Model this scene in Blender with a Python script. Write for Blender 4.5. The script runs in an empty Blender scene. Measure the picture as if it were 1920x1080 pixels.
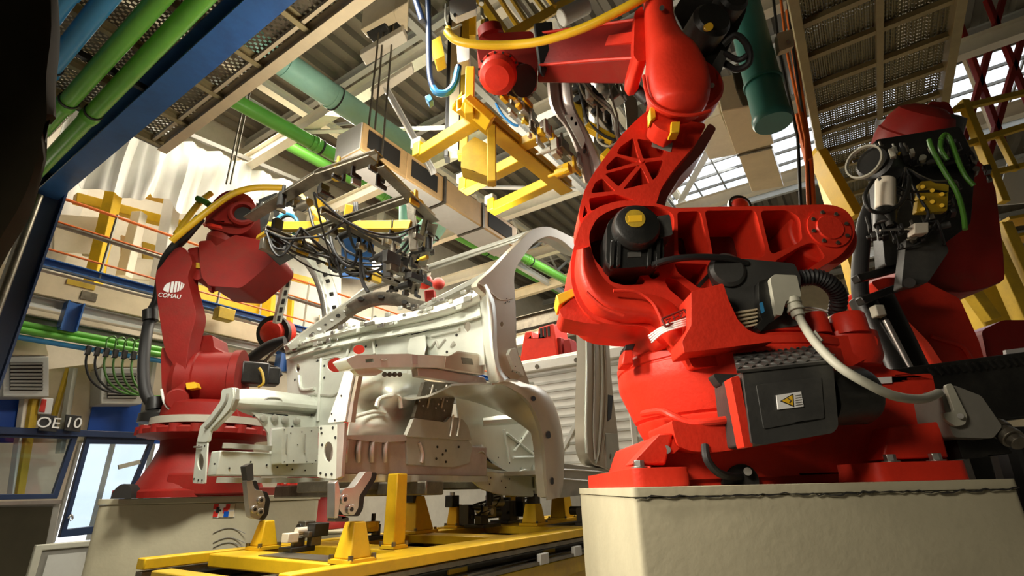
import bpy, bmesh, math, random
from mathutils import Vector, Matrix
from mathutils.geometry import tessellate_polygon
random.seed(11)
COL = bpy.context.scene.collection
X, Y, Z = Vector((1, 0, 0)), Vector((0, 1, 0)), Vector((0, 0, 1))
# ------------------------------------------------------------------ camera and the hall's own axes
CAM = Vector((0, 0, 1.0)); PITCH = math.radians(21.5); ROLL = math.radians(1.3); FOC = 960.0
YAW = math.radians(33.5)
U = Vector((math.sin(YAW), math.cos(YAW), 0))      # along the conveyor
V = Vector((-math.cos(YAW), math.sin(YAW), 0))     # across it, to the far side
FW = Vector((0, math.cos(PITCH), math.sin(PITCH))); UPV = Vector((0, -math.sin(PITCH), math.cos(PITCH)))
CR, SR = math.cos(ROLL), math.sin(ROLL)
def ray(px, py):
    a, b = (px - 960) / FOC, (540 - py) / FOC
    return FW + X * (a * CR + b * SR) + UPV * (-a * SR + b * CR)
def onpl(px, py, n, c):
    d = ray(px, py); return CAM + d * ((c - CAM.dot(n)) / d.dot(n))
def D(px, py, y): return onpl(px, py, Y, y)        # survey point on the vertical plane at depth y
def A(px, py, v): return onpl(px, py, V, v)        # on a plane parallel to the line
def F(px, py, u): return onpl(px, py, U, u)        # on a plane square to the line
def H(px, py, z): return onpl(px, py, Z, z)        # on a level plane
def B(u, v, z): return U * u + V * v + Z * z
# ------------------------------------------------------------------ 2D helpers
def cr(pts, n=6, closed=False):
    """Catmull-Rom through points (any dimension)."""
    pts = [Vector(p) for p in pts]; out = []; N = len(pts)
    for i in range(N if closed else N - 1):
        if closed: p0, p1, p2, p3 = pts[i-1], pts[i], pts[(i+1) % N], pts[(i+2) % N]
        else: p0, p1, p2, p3 = pts[max(i-1, 0)], pts[i], pts[i+1], pts[min(i+2, N-1)]
        for k in range(n):
            t = k / n
            out.append(0.5 * ((2*p1) + (p2-p0)*t + (2*p0-5*p1+4*p2-p3)*t*t + (3*p1-p0-3*p2+p3)*t**3))
    if not closed: out.append(pts[-1])
    return out
def rnd(poly, r, n=4):
    """Fillet the corners of a closed polygon."""
    poly = [Vector(p) for p in poly]; out = []; N = len(poly)
    for i in range(N):
        p, a, b = poly[i], poly[i-1], poly[(i+1) % N]
        rr = min(r, (a-p).length * .45, (b-p).length * .45)
        s, e = p + (a-p).normalized() * rr, p + (b-p).normalized() * rr
        for k in range(n + 1):
            t = k / n; out.append(s*(1-t)**2 + p*2*t*(1-t) + e*t*t)
    return out
def frame(d, up=Z):
    d = d.normalized()
    if abs(d.dot(up)) > .98: up = X if abs(d.x) < .9 else Y
    s = d.cross(up).normalized(); return s, s.cross(d).normalized()
# ------------------------------------------------------------------ mesh builder
class MB:
    def __init__(s): s.v = []; s.f = []
    def add(s, vs, fs):
        k = len(s.v); s.v += [Vector(p) for p in vs]; s.f += [tuple(i + k for i in f) for f in fs]; return s
    def box(s, c, sx, sy, sz, ax=None):
        a, b, d = ax or (X, Y, Z); c = Vector(c)
        vs = [c + a*(i*sx/2) + b*(j*sy/2) + d*(k*sz/2) for k in (-1, 1) for j in (-1, 1) for i in (-1, 1)]
        return s.add(vs, [(0,2,3,1),(4,5,7,6),(0,1,5,4),(2,6,7,3),(0,4,6,2),(1,3,7,5)])
    def prism(s, sec, p, q, up=Z):
        """Extrude a closed 2D section (x across, y up) from p to q."""
        p, q = Vector(p), Vector(q); a, b = frame(q - p, up); n = len(sec)
        vs = [p + a*x + b*y for x, y in sec] + [q + a*x + b*y for x, y in sec]
        fs = [(i, (i+1) % n, n + (i+1) % n, n + i) for i in range(n)]
        for tri in tessellate_polygon([[Vector((x, y, 0)) for x, y in sec]]):
            fs.append((tri[2], tri[1], tri[0])); fs.append((n+tri[0], n+tri[1], n+tri[2]))
        return s.add(vs, fs)
    def bar(s, p, q, w, h, up=Z): return s.prism([(-w/2,-h/2),(w/2,-h/2),(w/2,h/2),(-w/2,h/2)], p, q, up)
    def ibeam(s, p, q, w, h, t=.012, up=Z):
        a, b = w/2, h/2
        return s.prism([(-a,-b),(a,-b),(a,-b+t),(t/2,-b+t),(t/2,b-t),(a,b-t),(a,b),(-a,b),(-a,b-t),(-t/2,b-t),(-t/2,-b+t),(-a,-b+t)], p, q, up)
    def chan(s, p, q, w, h, t=.01, up=Z):
        a, b = w/2, h/2
        return s.prism([(-a,-b),(a,-b),(a,-b+t),(-a+t,-b+t),(-a+t,b-t),(a,b-t),(a,b),(-a,b)], p, q, up)
    def angle(s, p, q, w, t=.008, up=Z): return s.prism([(0,0),(w,0),(w,t),(t,t),(t,w),(0,w)], p, q, up)
    def cyl(s, p, q, r, r2=None, n=24, cap=True):
        p, q = Vector(p), Vector(q); a, b = frame(q - p); r2 = r if r2 is None else r2
        cs = [a*math.cos(2*math.pi*i/n) + b*math.sin(2*math.pi*i/n) for i in range(n)]
        fs = [(i, n+i, n+(i+1) % n, (i+1) % n)[::-1] for i in range(n)]
        if cap: fs += [tuple(range(n))[::-1], tuple(range(n, 2*n))]
        return s.add([p + c*r for c in cs] + [q + c*r2 for c in cs], fs)
    def lathe(s, o, ax, prof, n=32, ref=None, a0=0, a1=2*math.pi):
        """prof: (radius, distance along axis) list; closed at both ends when the radius is 0."""
        o = Vector(o); ax = Vector(ax).normalized(); a, b = frame(ax, ref or Z)
        full = abs(a1 - a0) > 6.28; m = n if full else n + 1
        hollow = full and len(prof) > 3 and prof[0][0] > .012 and abs(prof[0][0] - prof[-1][0]) < 1e-6   # a ring, open in the middle
        if hollow: prof = list(prof) + [prof[0]]
        vs, fs = [], []
        for r, h in prof:
            for i in range(m):
                t = a0 + (a1-a0)*i/n; vs.append(o + ax*h + (a*math.cos(t) + b*math.sin(t))*max(r, 1e-4))
        for j in range(len(prof)-1):
            for i in range(n):
                k = (i+1) % m; fs.append((j*m+i, j*m+k, (j+1)*m+k, (j+1)*m+i))
        if full and not hollow:
            fs.append(tuple(range(m))[::-1]); fs.append(tuple((len(prof)-1)*m+i for i in range(m)))
        return s.add(vs, fs)
    def tube(s, pts, r, n=10, smooth=0, closed=False):
        pts = [Vector(p) for p in pts]
        if smooth: pts = cr(pts, smooth, closed)
        N = len(pts); rs = r if isinstance(r, (list, tuple)) else [r]*N
        if len(rs) != N: rs = [rs[min(int(i*len(rs)/N), len(rs)-1)] for i in range(N)]
        tan = [((pts[(i+1) % N] if closed else pts[min(i+1, N-1)]) - (pts[i-1] if closed else pts[max(i-1, 0)])).normalized() for i in range(N)]
        a, b = frame(tan[0]); vs, fs = [], []
        for i in range(N):
            a = (a - tan[i]*a.dot(tan[i])).normalized(); b = tan[i].cross(a)
            vs += [pts[i] + (a*math.cos(2*math.pi*k/n) + b*math.sin(2*math.pi*k/n))*rs[i] for k in range(n)]
        for i in range(N if closed else N-1):
            j = (i+1) % N
            fs += [(i*n+k, i*n+(k+1) % n, j*n+(k+1) % n, j*n+k) for k in range(n)]
        if not closed: fs += [tuple(range(n))[::-1], tuple((N-1)*n+k for k in range(n))]
        return s.add(vs, fs)
    def plate(s, outer, holes, ext, taper=None):
        """A flat 3D outline with holes, extruded by the vector ext (its real thickness)."""
        loops = [[Vector(p) for p in outer]] + [[Vector(p) for p in h] for h in holes]
        n = sum(((a - loops[0][0]).cross(b - loops[0][0]) for a, b in zip(loops[0], loops[0][1:])), Vector()).normalized()
        e1, e2 = frame(n); flat = [[Vector((p.dot(e1), p.dot(e2), 0)) for p in l] for l in loops]
        tris = tessellate_polygon(flat); vs = [p for l in loops for p in l]; m = len(vs); ext = Vector(ext)
        c = sum(loops[0], Vector())/len(loops[0])
        vs2 = [p + ext if taper is None else c + (p - c)*taper + ext for p in vs]
        fs = [tuple(t) for t in tris] + [tuple(i + m for i in reversed(t)) for t in tris]
        k = 0
        for l in loops:
            L = len(l); fs += [(k+i, k+(i+1) % L, m+k+(i+1) % L, m+k+i) for i in range(L)]; k += L
        return s.add(vs + vs2, fs)
    def loft(s, rings, cap=True, closed=True):
        n = len(rings[0]); vs = [p for r in rings for p in r]; fs = []
        for j in range(len(rings)-1):
            for i in range(n if closed else n-1):
                k = (i+1) % n; fs.append((j*n+i, j*n+k, (j+1)*n+k, (j+1)*n+i))
        if cap and closed: fs += [tuple(range(n))[::-1], tuple((len(rings)-1)*n+i for i in range(n))]
        return s.add(vs, fs)
    def sheet(s, grid, t, sm=0):
        """A pressed panel: rows of points, given the thickness t."""
        g = [[Vector(p) for p in r] for r in grid]
        if sm:
            g = [cr(r, sm) for r in g]; g = [list(c) for c in zip(*[cr(c, sm) for c in zip(*g)])]
        R, Cn = len(g), len(g[0]); nv = []
        for i in range(R):
            for j in range(Cn):
                du = g[i][min(j+1, Cn-1)] - g[i][max(j-1, 0)]; dv = g[min(i+1, R-1)][j] - g[max(i-1, 0)][j]
                nn = du.cross(dv); nv.append(nn.normalized() if nn.length > 1e-9 else Z)
        top = [p for r in g for p in r]; m = len(top); bot = [p - nv[i]*t for i, p in enumerate(top)]
        fs = []
        for i in range(R-1):
            for j in range(Cn-1):
                a, b, c, d = i*Cn+j, i*Cn+j+1, (i+1)*Cn+j+1, (i+1)*Cn+j
                fs += [(a, b, c, d), (m+d, m+c, m+b, m+a)]
        edge = [j for j in range(Cn)] + [i*Cn+Cn-1 for i in range(1, R)] + [(R-1)*Cn+j for j in range(Cn-2, -1, -1)] + [i*Cn for i in range(R-2, 0, -1)]
        for a, b in zip(edge, edge[1:] + edge[:1]): fs.append((a, m+a, m+b, b))
        return s.add(top + bot, fs)
    def ball(s, c, r, n=16, sc=(1, 1, 1)):
        c = Vector(c); prof = [(math.sin(math.pi*i/n), -math.cos(math.pi*i/n)) for i in range(n+1)]
        k = len(s.v); s.lathe((0, 0, 0), Z, prof, n*2)
        for i in range(k, len(s.v)):
            p = s.v[i]; s.v[i] = c + Vector((p.x*r*sc[0], p.y*r*sc[1], p.z*r*sc[2]))
        return s
    def bolt(s, p, d, r=.012, h=.012):
        d = Vector(d).normalized(); p = Vector(p); return s.cyl(p - d*.004, p + d*h, r, n=6)
# ------------------------------------------------------------------ objects
OFF = {}
def obj(name, mb, mat, parent=None, bev=0, ang=35, label=None, seg=2, mod=None):
    me = bpy.data.meshes.new(name)
    if parent is not None: off = OFF[parent.name]
    else:
        xs = [p.x for p in mb.v]; ys = [p.y for p in mb.v]; zs = [p.z for p in mb.v]
        off = Vector(((min(xs)+max(xs))/2, (min(ys)+max(ys))/2, min(zs)))
    me.from_pydata([p - off for p in mb.v], [], mb.f); me.validate()
    bm = bmesh.new(); bm.from_mesh(me); bmesh.ops.recalc_face_normals(bm, faces=bm.faces); bm.to_mesh(me); bm.free()
    me.shade_smooth(); me.set_sharp_from_angle(angle=math.radians(ang))
    me.materials.append(mat)
    o = bpy.data.objects.new(name, me); COL.objects.link(o)
    if parent is not None: o.parent = parent
    else: o.location = off
    OFF[o.name] = off
    if bev:
        m = o.modifiers.new('bevel', 'BEVEL'); m.width = bev; m.segments = seg; m.limit_method = 'ANGLE'; m.angle_limit = math.radians(40); m.harden_normals = False
    if label: o['label'] = label
    return o
def tag(o, label, cat, group=None):
    o['label'] = label; o['category'] = cat
    if group: o['group'] = group
    return o
def thing(name, label, cat, loc, group=None):
    o = bpy.data.objects.new(name, None); COL.objects.link(o); o.location = loc; o.empty_display_size = .1
    OFF[o.name] = Vector(loc); return tag(o, label, cat, group)
def struct(name, mb, mat, parent=None, **k):
    o = obj(name, mb, mat, parent, **k)
    if parent is None: o['kind'] = 'structure'
    return o
def text(name, s, size, o, ex, ey, mat, parent, depth=.002, align='CENTER'):
    """Raised lettering: the built-in font turned into a mesh that lies in the plane of ex, ey."""
    cu = bpy.data.curves.new(name, 'FONT'); cu.body = s; cu.size = size; cu.align_x = align; cu.align_y = 'CENTER'; cu.extrude = depth/2
    t = bpy.data.objects.new(name + '_tmp', cu); COL.objects.link(t)
    dg = bpy.context.evaluated_depsgraph_get(); me = bpy.data.meshes.new_from_object(t.evaluated_get(dg))
    ex, ey = Vector(ex).normalized(), Vector(ey).normalized(); ez = ex.cross(ey)
    mb = MB(); mb.add([Vector(o) + ex*v.co.x + ey*v.co.y + ez*v.co.z for v in me.vertices], [tuple(p.vertices) for p in me.polygons])
    bpy.data.objects.remove(t); bpy.data.curves.remove(cu); bpy.data.meshes.remove(me)
    return obj(name, mb, mat, parent)
def tr(pts, fn, c): return [fn(p[0], p[1], c) for p in pts]
# ------------------------------------------------------------------ materials
def mat(name, col, rough=.5, metal=0, var=.12, scale=6, bump=.05, bscale=None, spec=.5, coat=0, dirt=None, dirt_amt=.3, emit=None, rvar=.1):
    m = bpy.data.materials.new(name); m.use_nodes = True; nt = m.node_tree; b = nt.nodes['Principled BSDF']
    L = nt.links.new; N = nt.nodes.new
    b.inputs['Roughness'].default_value = rough; b.inputs['Metallic'].default_value = metal; b.inputs['Specular IOR Level'].default_value = spec
    b.inputs['Coat Weight'].default_value = coat; b.inputs['Coat Roughness'].default_value = .15
    tc = N('ShaderNodeTexCoord'); nz = N('ShaderNodeTexNoise'); nz.inputs['Scale'].default_value = scale; nz.inputs['Detail'].default_value = 6; nz.inputs['Roughness'].default_value = .65
    L(tc.outputs['Object'], nz.inputs['Vector'])
    rp = N('ShaderNodeValToRGB'); e = rp.color_ramp.elements; e[0].position, e[1].position = .3, .7
    c = Vector(col)
    e[0].color = (*(c*(1-var)), 1); e[1].color = (*[min(1, x*(1+var)) for x in c], 1); L(nz.outputs['Fac'], rp.inputs['Fac'])
    out = rp.outputs['Color']
    if dirt is not None:
        n2 = N('ShaderNodeTexNoise'); n2.inputs['Scale'].default_value = scale*.6; n2.inputs['Detail'].default_value = 9; n2.inputs['Roughness'].default_value = .75; L(tc.outputs['Object'], n2.inputs['Vector'])
        mr = N('ShaderNodeMapRange'); mr.inputs[1].default_value = .48; mr.inputs[2].default_value = .72; mr.inputs[3].default_value = 0; mr.inputs[4].default_value = dirt_amt; L(n2.outputs['Fac'], mr.inputs[0])
        mx = N('ShaderNodeMix'); mx.data_type = 'RGBA'; mx.inputs['B'].default_value = (*dirt, 1); L(mr.outputs[0], mx.inputs['Factor']); L(out, mx.inputs['A']); out = mx.outputs['Result']
    L(out, b.inputs['Base Color'])
    if rvar:
        r2 = N('ShaderNodeMapRange'); r2.inputs[3].default_value = max(.02, rough-rvar); r2.inputs[4].default_value = min(1, rough+rvar); L(nz.outputs['Fac'], r2.inputs[0]); L(r2.outputs[0], b.inputs['Roughness'])
    if bump:
        n3 = N('ShaderNodeTexNoise'); n3.inputs['Scale'].default_value = bscale or scale*12; n3.inputs['Detail'].default_value = 3; L(tc.outputs['Object'], n3.inputs['Vector'])
        bp = N('ShaderNodeBump'); bp.inputs['Strength'].default_value = bump; bp.inputs['Distance'].default_value = .01; L(n3.outputs['Fac'], bp.inputs['Height']); L(bp.outputs['Normal'], b.inputs['Normal'])
    if emit: b.inputs['Emission Color'].default_value = (*emit[0], 1); b.inputs['Emission Strength'].default_value = emit[1]
    return m
def perforated(name, col, pitch, fill, rough=.5, metal=.6):
    """Sheet with punched holes: staggered round holes cut by transparency."""
    m = bpy.data.materials.new(name); m.use_nodes = True; nt = m.node_tree; L = nt.links.new; N = nt.nodes.new
    b = nt.nodes['Principled BSDF']; b.inputs['Base Color'].default_value = (*col, 1); b.inputs['Roughness'].default_value = rough; b.inputs['Metallic'].default_value = metal
    tc = N('ShaderNodeTexCoord'); mp = N('ShaderNodeMapping'); mp.inputs['Rotation'].default_value = (0, 0, YAW + math.pi/4); L(tc.outputs['Object'], mp.inputs['Vector'])
    sx = N('ShaderNodeSeparateXYZ'); L(mp.outputs[0], sx.inputs[0])
    def mth(op, a, bb):
        n = N('ShaderNodeMath'); n.operation = op
        for i, x in enumerate((a, bb)):
            if x is None: continue
            if isinstance(x, (int, float)): n.inputs[i].default_value = x
            else: L(x, n.inputs[i])
        return n.outputs[0]
    k = 2*math.pi/pitch
    cx = mth('COSINE', mth('MULTIPLY', sx.outputs[0], k), None); cy = mth('COSINE', mth('MULTIPLY', sx.outputs[1], k), None)
    hole = mth('GREATER_THAN', mth('ADD', cx, cy), fill)
    t = N('ShaderNodeBsdfTransparent'); mix = N('ShaderNodeMixShader'); L(hole, mix.inputs[0]); L(b.outputs[0], mix.inputs[1]); L(t.outputs[0], mix.inputs[2])
    L(mix.outputs[0], nt.nodes['Material Output'].inputs['Surface']); return m
def glassy(name, tint=(1, 1, 1), refl=.12):
    m = bpy.data.materials.new(name); m.use_nodes = True; nt = m.node_tree; L = nt.links.new; N = nt.nodes.new
    nt.nodes.remove(nt.nodes['Principled BSDF']); t = N('ShaderNodeBsdfTransparent'); t.inputs[0].default_value = (*tint, 1)
    g = N('ShaderNodeBsdfGlossy'); g.inputs['Roughness'].default_value = .05; mix = N('ShaderNodeMixShader'); mix.inputs[0].default_value = refl; L(t.outputs[0], mix.inputs[1]); L(g.outputs[0], mix.inputs[2]); L(mix.outputs[0], nt.nodes['Material Output'].inputs['Surface']); return m
GR = (.10, .07, .04)
RED = mat('red_enamel', (.70, .034, .014), .46, spec=.35, var=.14, scale=4, bump=.10, bscale=70, dirt=(.22, .012, .008), dirt_amt=.35)
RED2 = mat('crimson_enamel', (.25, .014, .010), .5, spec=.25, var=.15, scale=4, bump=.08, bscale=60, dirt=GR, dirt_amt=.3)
LITRED = mat('lit_red_flank', (.46, .22, .19), .4, var=.15, scale=5, bump=.05, dirt=(.3, .05, .04), dirt_amt=.4)  # pale red with the bright light on the link flank put into its colour
REDIN = mat('pocket_shade_red', (.11, .008, .004), .7, var=.3, scale=8, bump=.1, dirt=GR, dirt_amt=.5)  # darker copy of the red, shade inside the pockets put into the colour
YEL = mat('yellow_paint', (.80, .50, .012), .45, var=.10, scale=5, bump=.06, dirt=(.30, .20, .03), dirt_amt=.35)
YEL2 = mat('old_yellow_paint', (.55, .36, .02), .5, var=.15, scale=5, bump=.06, dirt=(.2, .14, .04), dirt_amt=.45)
YHOSE = mat('yellow_hose', (.80, .50, .015), .38, var=.08, scale=9, bump=.03, dirt=(.4, .25, .05), dirt_amt=.3)
BLK = mat('black_coating', (.011, .011, .010), .40, var=.3, scale=8, bump=.06, dirt=(.08, .075, .06), dirt_amt=.3)
BLKM = mat('black_rubber', (.012, .012, .012), .55, var=.2, scale=8, bump=.02)
DGREY = mat('dark_grey_motor', (.045, .045, .042), .42, var=.2, scale=6, bump=.08, dirt=(.16, .15, .12), dirt_amt=.3)
STEEL = mat('bare_steel', (.50, .49, .46), .32, metal=.9, var=.12, scale=8, bump=.03, dirt=(.22, .2, .16), dirt_amt=.3)
DSTEEL = mat('oily_steel', (.20, .18, .14), .38, metal=.8, var=.3, scale=10, bump=.08, dirt=(.05, .04, .03), dirt_amt=.5)
GALV = mat('galvanised_body_sheet', (.76, .80, .70), .32, metal=.25, var=.07, scale=3, bump=.03, bscale=14, dirt=(.50, .48, .40), dirt_amt=.35)
GALV2 = mat('grey_body_sheet', (.52, .52, .45), .33, metal=.5, var=.10, scale=3, bump=.03, bscale=14, dirt=(.28, .26, .21), dirt_amt=.35)
PINK = mat('primer_tinted_sheet', (.52, .44, .39), .38, metal=.4, var=.12, scale=5, bump=.03, dirt=(.3, .22, .19), dirt_amt=.4)
TAUPE = mat('taupe_body_sheet', (.55, .49, .39), .34, metal=.45, var=.06, scale=2.5, bump=.01, bscale=10)
HOLE = mat('dark_opening', (.02, .018, .015), .8, var=.2, bump=0)
CONC = mat('painted_concrete', (.50, .46, .32), .62, var=.08, scale=3, bump=.12, bscale=35, dirt=(.40, .36, .25), dirt_amt=.35)
BEIGE = mat('beige_paint', (.66, .55, .36), .5, var=.08, scale=4, bump=.03, dirt=(.4, .32, .2), dirt_amt=.3)
CREAM = mat('cream_paint', (.80, .74, .60), .5, var=.06, scale=4, bump=.03, dirt=(.5, .42, .3), dirt_amt=.3)
WHITE = mat('off_white_paint', (.80, .79, .74), .5, var=.05, scale=4, bump=.03, dirt=(.5, .48, .42), dirt_amt=.25)
LGREY = mat('light_grey_paint', (.50, .50, .46), .5, var=.08, scale=4, bump=.03, dirt=(.3, .28, .22), dirt_amt=.3)
MGREY = mat('mid_grey_paint', (.22, .21, .18), .5, var=.1, scale=4, bump=.03, dirt=(.1, .09, .07), dirt_amt=.3)
DUCTT = mat('tan_duct_paint', (.66, .43, .19), .5, var=.1, scale=4, bump=.03, dirt=(.4, .25, .1), dirt_amt=.4)
OLB = mat('olive_steel_paint', (.34, .28, .14), .5, var=.12, scale=4, bump=.03, dirt=(.12, .10, .05), dirt_amt=.4)
ROOFM = mat('roof_sheet', (.20, .175, .13), .5, metal=.3, var=.15, scale=1.5, bump=.02, dirt=(.15, .13, .1), dirt_amt=.5)
BLUE = mat('blue_paint', (.03, .12, .36), .4, var=.12, scale=4, bump=.04, dirt=(.02, .03, .06), dirt_amt=.4)
DBLUE = mat('navy_paint', (.012, .030, .085), .4, var=.12, scale=4, bump=.04)
BPANEL = mat('bright_blue_panel', (.005, .10, .55), .45, var=.05, scale=2, bump=0)
PBLUE = mat('blue_pipe_paint', (.04, .24, .50), .35, var=.1, scale=4, bump=.02)
PGREEN = mat('green_pipe_paint', (.12, .40, .05), .35, var=.12, scale=4, bump=.02, dirt=(.05, .15, .02), dirt_amt=.3)
TEAL = mat('teal_duct_paint', (.34, .68, .56), .42, var=.08, scale=3, bump=.03, dirt=(.1, .22, .18), dirt_amt=.3)
DTEAL = mat('dark_teal_paint', (.035, .19, .16), .4, var=.1, scale=3, bump=.02)
ORANGE = mat('orange_paint', (.75, .16, .02), .45, var=.1, scale=4, bump=.02)
PLAST = mat('translucent_sheeting', (.86, .85, .79), .35, var=.06, scale=3, bump=.1, bscale=12)
OLIVE = mat('dark_olive_cover', (.035, .030, .018), .85, spec=.1, var=.2, scale=2, bump=.05)
LTAN = mat('light_cable_grey', (.42, .41, .33), .5, var=.1, scale=8, bump=.02)
GREENC = mat('green_cable', (.06, .19, .02), .4, var=.1, bump=0)
BLUEC = mat('blue_air_hose', (.02, .20, .50), .35, var=.1, bump=0)
WHT = mat('white_label', (.82, .82, .80), .5, var=.02, bump=0)
LBLK = mat('label_black', (.015, .015, .015), .5, var=.05, bump=0)
LYEL = mat('label_yellow', (.85, .50, .02), .45, var=.04, bump=0)
LRED = mat('label_red', (.65, .03, .02), .45, var=.04, bump=0)
FLOORM = mat('sealed_floor', (.30, .28, .24), .4, var=.15, scale=1.2, bump=.03, dirt=(.12, .1, .08), dirt_amt=.5)
PERF = perforated('perforated_grating', (.20, .17, .12), .042, .15)
PERF2 = perforated('fine_perforated_deck', (.22, .19, .10), .030, .9)
GLASS = glassy('window_glass', refl=.06)
BGLASS = glassy('booth_glass', (.88, .95, 1), .10)
LAMP = mat('lamp_lens', (1, 1, .95), .4, var=0, bump=0, emit=((1, .93, .78), 6))
# ------------------------------------------------------------------ the hall
UV = (U, V, Z)
struct('floor', MB().box(B(6, 2, -.05), 34, 26, .1, UV), FLOORM)
def corr(u0, u1, v0, v1, z, pitch=.34, h=.10):
    """Trapezoid profile sheeting whose ribs run along the line."""
    prof = []; v = v0
    while v < v1:
        for dv, dz in ((0, 0), (.35, 0), (.5, 1), (.85, 1)): prof.append((v + dv*pitch, dz*h))
        v += pitch
    return MB().sheet([[B(u, a, z + b) for a, b in prof] for u in (u0, u1)], .004)
ROOFZ = 8.0
roof = struct('ceiling', corr(-6, 10.45, -8, 10, ROOFZ), ROOFM)
struct('ceiling', corr(13.1, 22, -8, 10, ROOFZ), ROOFM)
struct('ceiling', corr(10.45, 13.1, 3.3, 10, ROOFZ), ROOFM)
# skylight between two roof fields
w = struct('window_1', MB().box(B(11.77, -2.35, ROOFZ + .02), 2.65, 11.3, .006, UV), GLASS)
g = MB()
for k in range(6): g.bar(B(10.45 + k*.53, -8, ROOFZ-.02), B(10.45 + k*.53, 3.3, ROOFZ-.02), .035, .06)
for k in range(20): g.bar(B(10.45, -8 + k*.6, ROOFZ-.02), B(13.1, -8 + k*.6, ROOFZ-.02), .03, .05)
struct('window_frame', g, MGREY, w)
# roof steel: every member a beam of its own
def beam(p, q, w_, h_, m, name='roof_beam', kind='i'):
    mb = MB(); (mb.ibeam if kind == 'i' else mb.chan if kind == 'c' else mb.bar)(p, q, w_, h_); return struct(name, mb, m)
for k in range(11):
    u = 2.6 + k*1.75
    if 10.5 < u < 13: continue
    beam(B(u, -7.5, 7.86), B(u, 9.8, 7.86), .10, .18, LGREY)
for v in (-5.2, -1.9, 2.6, 6.6):
    t = struct('roof_truss_beam', MB().ibeam(B(-3, v, 6.95), B(20, v, 6.95), .14, .16), CREAM)
    struct('top_chord', MB().ibeam(B(-3, v, 7.68), B(20, v, 7.68), .14, .12), CREAM, t)
    for k in range(14):
        a, b = B(-2 + k*1.6, v, 7.0), B(-1.2 + k*1.6, v, 7.64)
        struct('web_member', MB().angle(a, b, .06), WHITE, t); struct('web_member', MB().angle(b, B(-.4 + k*1.6, v, 7.0), .06), WHITE, t)
for u in (3.6, 5.4, 7.6, 9.6, 14.5):
    beam(B(u, -3.5, 6.25), B(u, 8.6, 6.25), .15, .24, WHITE if int(u*10) % 2 else CREAM)
for v in (2.2, 3.3, 6.1):
    beam(B(2.2, v, 6.05), B(16, v, 6.05), .10, .14, LGREY)
for a, b in (((5.4, 2.2, 6.1), (7.6, 3.3, 6.1)), ((7.6, 2.2, 6.1), (9.6, 3.3, 6.1)), ((3.6, 6.1, 6.1), (5.4, 3.3, 6.1)), ((5.4, 6.1, 6.1), (7.6, 3.3, 6.1)), ((7.6, .9, 6.4), (9.6, 2.2, 6.4))):
    struct('brace_beam', MB().angle(B(*a), B(*b), .08), WHITE)
# walls: far side, end and near side
wl = struct('wall_left', MB().plate([B(-6.1, 9.54, -.1), B(21.5, 9.54, -.1), B(21.5, 9.54, 8.1), B(-6.1, 9.54, 8.1)], [[B(2.9, 9.54, .45), B(4.4, 9.54, .45), B(4.4, 9.54, 1.85), B(2.9, 9.54, 1.85)]], V*.12), CREAM)
we = struct('wall_back', MB().box(B(21.5, 1, 4), .12, 18, 8.2, UV), BEIGE)
wr = struct('wall_right', MB().box(B(7.7, -7.9, 4), 27.6, .12, 8.2, UV), MGREY)
struct('wall_front', MB().box(B(-6.2, 1, 4), .12, 18, 8.2, UV), MGREY)
# ------------------------------------------------------------------ concrete pedestal under the big robot
def pd(pts, y): return [D(a, b, y) for a, b in pts]
ped = thing('concrete_pedestal', 'large cream concrete pedestal with a cracked top edge under the big bright red robot', 'pedestal', (.83, 2.1, 0))
def rbox(x0, x1, y0, y1, z0, z1, r=.02):
    sec = rnd([(x0, y0), (x1, y0), (x1, y1), (x0, y1)], r, 4)
    return MB().plate([Vector((p.x, p.y, z0)) for p in sec], [], Z*(z1 - z0))
obj('pedestal_block', rbox(.315, 1.36, 1.5, 2.75, 0, .972, .02), CONC, ped, bev=.006)
obj('grout_cap', rbox(.311, 1.362, 1.496, 2.752, .974, .999, .02), CONC, ped, bev=.004)
ck = MB(); random.seed(4); up_, lo_ = [], []
for i in range(70):
    x = .318 + i*(1.036/69); z = .9725 + random.uniform(-.0035, .0035) + .002*math.sin(i*.31)
    h = random.uniform(.0009, .0028); up_.append(Vector((x, 1.4945, z + h))); lo_.append(Vector((x, 1.4945, z - h)))
ck.sheet([up_, lo_], .004); obj('crack', ck, HOLE, ped)
# ------------------------------------------------------------------ the big red robot
R1 = thing('industrial_robot', 'big bright red jointed robot on the cracked cream pedestal, ribbed arm raised high', 'robot', (.87, 2.1, .999))
# base casting
b = MB(); b.plate(pd(rnd([(1212, 903), (1240, 812), (1640, 790), (1652, 705), (1748, 700), (1786, 880)], 8), 1.70), [], Y*.8)
base = obj('base', b, RED2 if 0 else RED, R1, bev=.008)
fl = MB()
fl.plate([Vector((p.x, p.y, .999)) for p in rnd([(.335, 1.575), (.50, 1.575), (.53, 1.72), (1.00, 1.72), (1.03, 1.56), (1.30, 1.56), (1.33, 2.55), (.33, 2.55)], .035, 5)], [], Z*.052)
obj('foot_flange', fl, RED, base, bev=.01)
for q, y_ in (([(1182, 872), (1238, 812), (1262, 812), (1248, 872)], 1.61), ([(1655, 862), (1668, 800), (1762, 790), (1780, 858)], 1.62)): obj('foot_web', MB().plate(pd(q, y_), [], Y*.1), RED, base, bev=.006)
for px, py, y in ((1198, 869, 1.60), (1668, 857, 1.585), (1752, 852, 1.585)):
    p = D(px, py, y); p.z = 1.051
    m = MB(); m.cyl(p, p + Z*.004, .024); m.cyl(p + Z*.004, p + Z*.022, .016, n=6); obj('anchor_bolt', m, STEEL, base, bev=.001)
arch = [D(1390 + 34*math.cos(t), 908 - 38*math.sin(t), 1.695) for t in [math.pi*i/14 for i in range(15)]]
obj('cable_opening', MB().plate(arch, [], Y*.02), HOLE, base)
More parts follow.
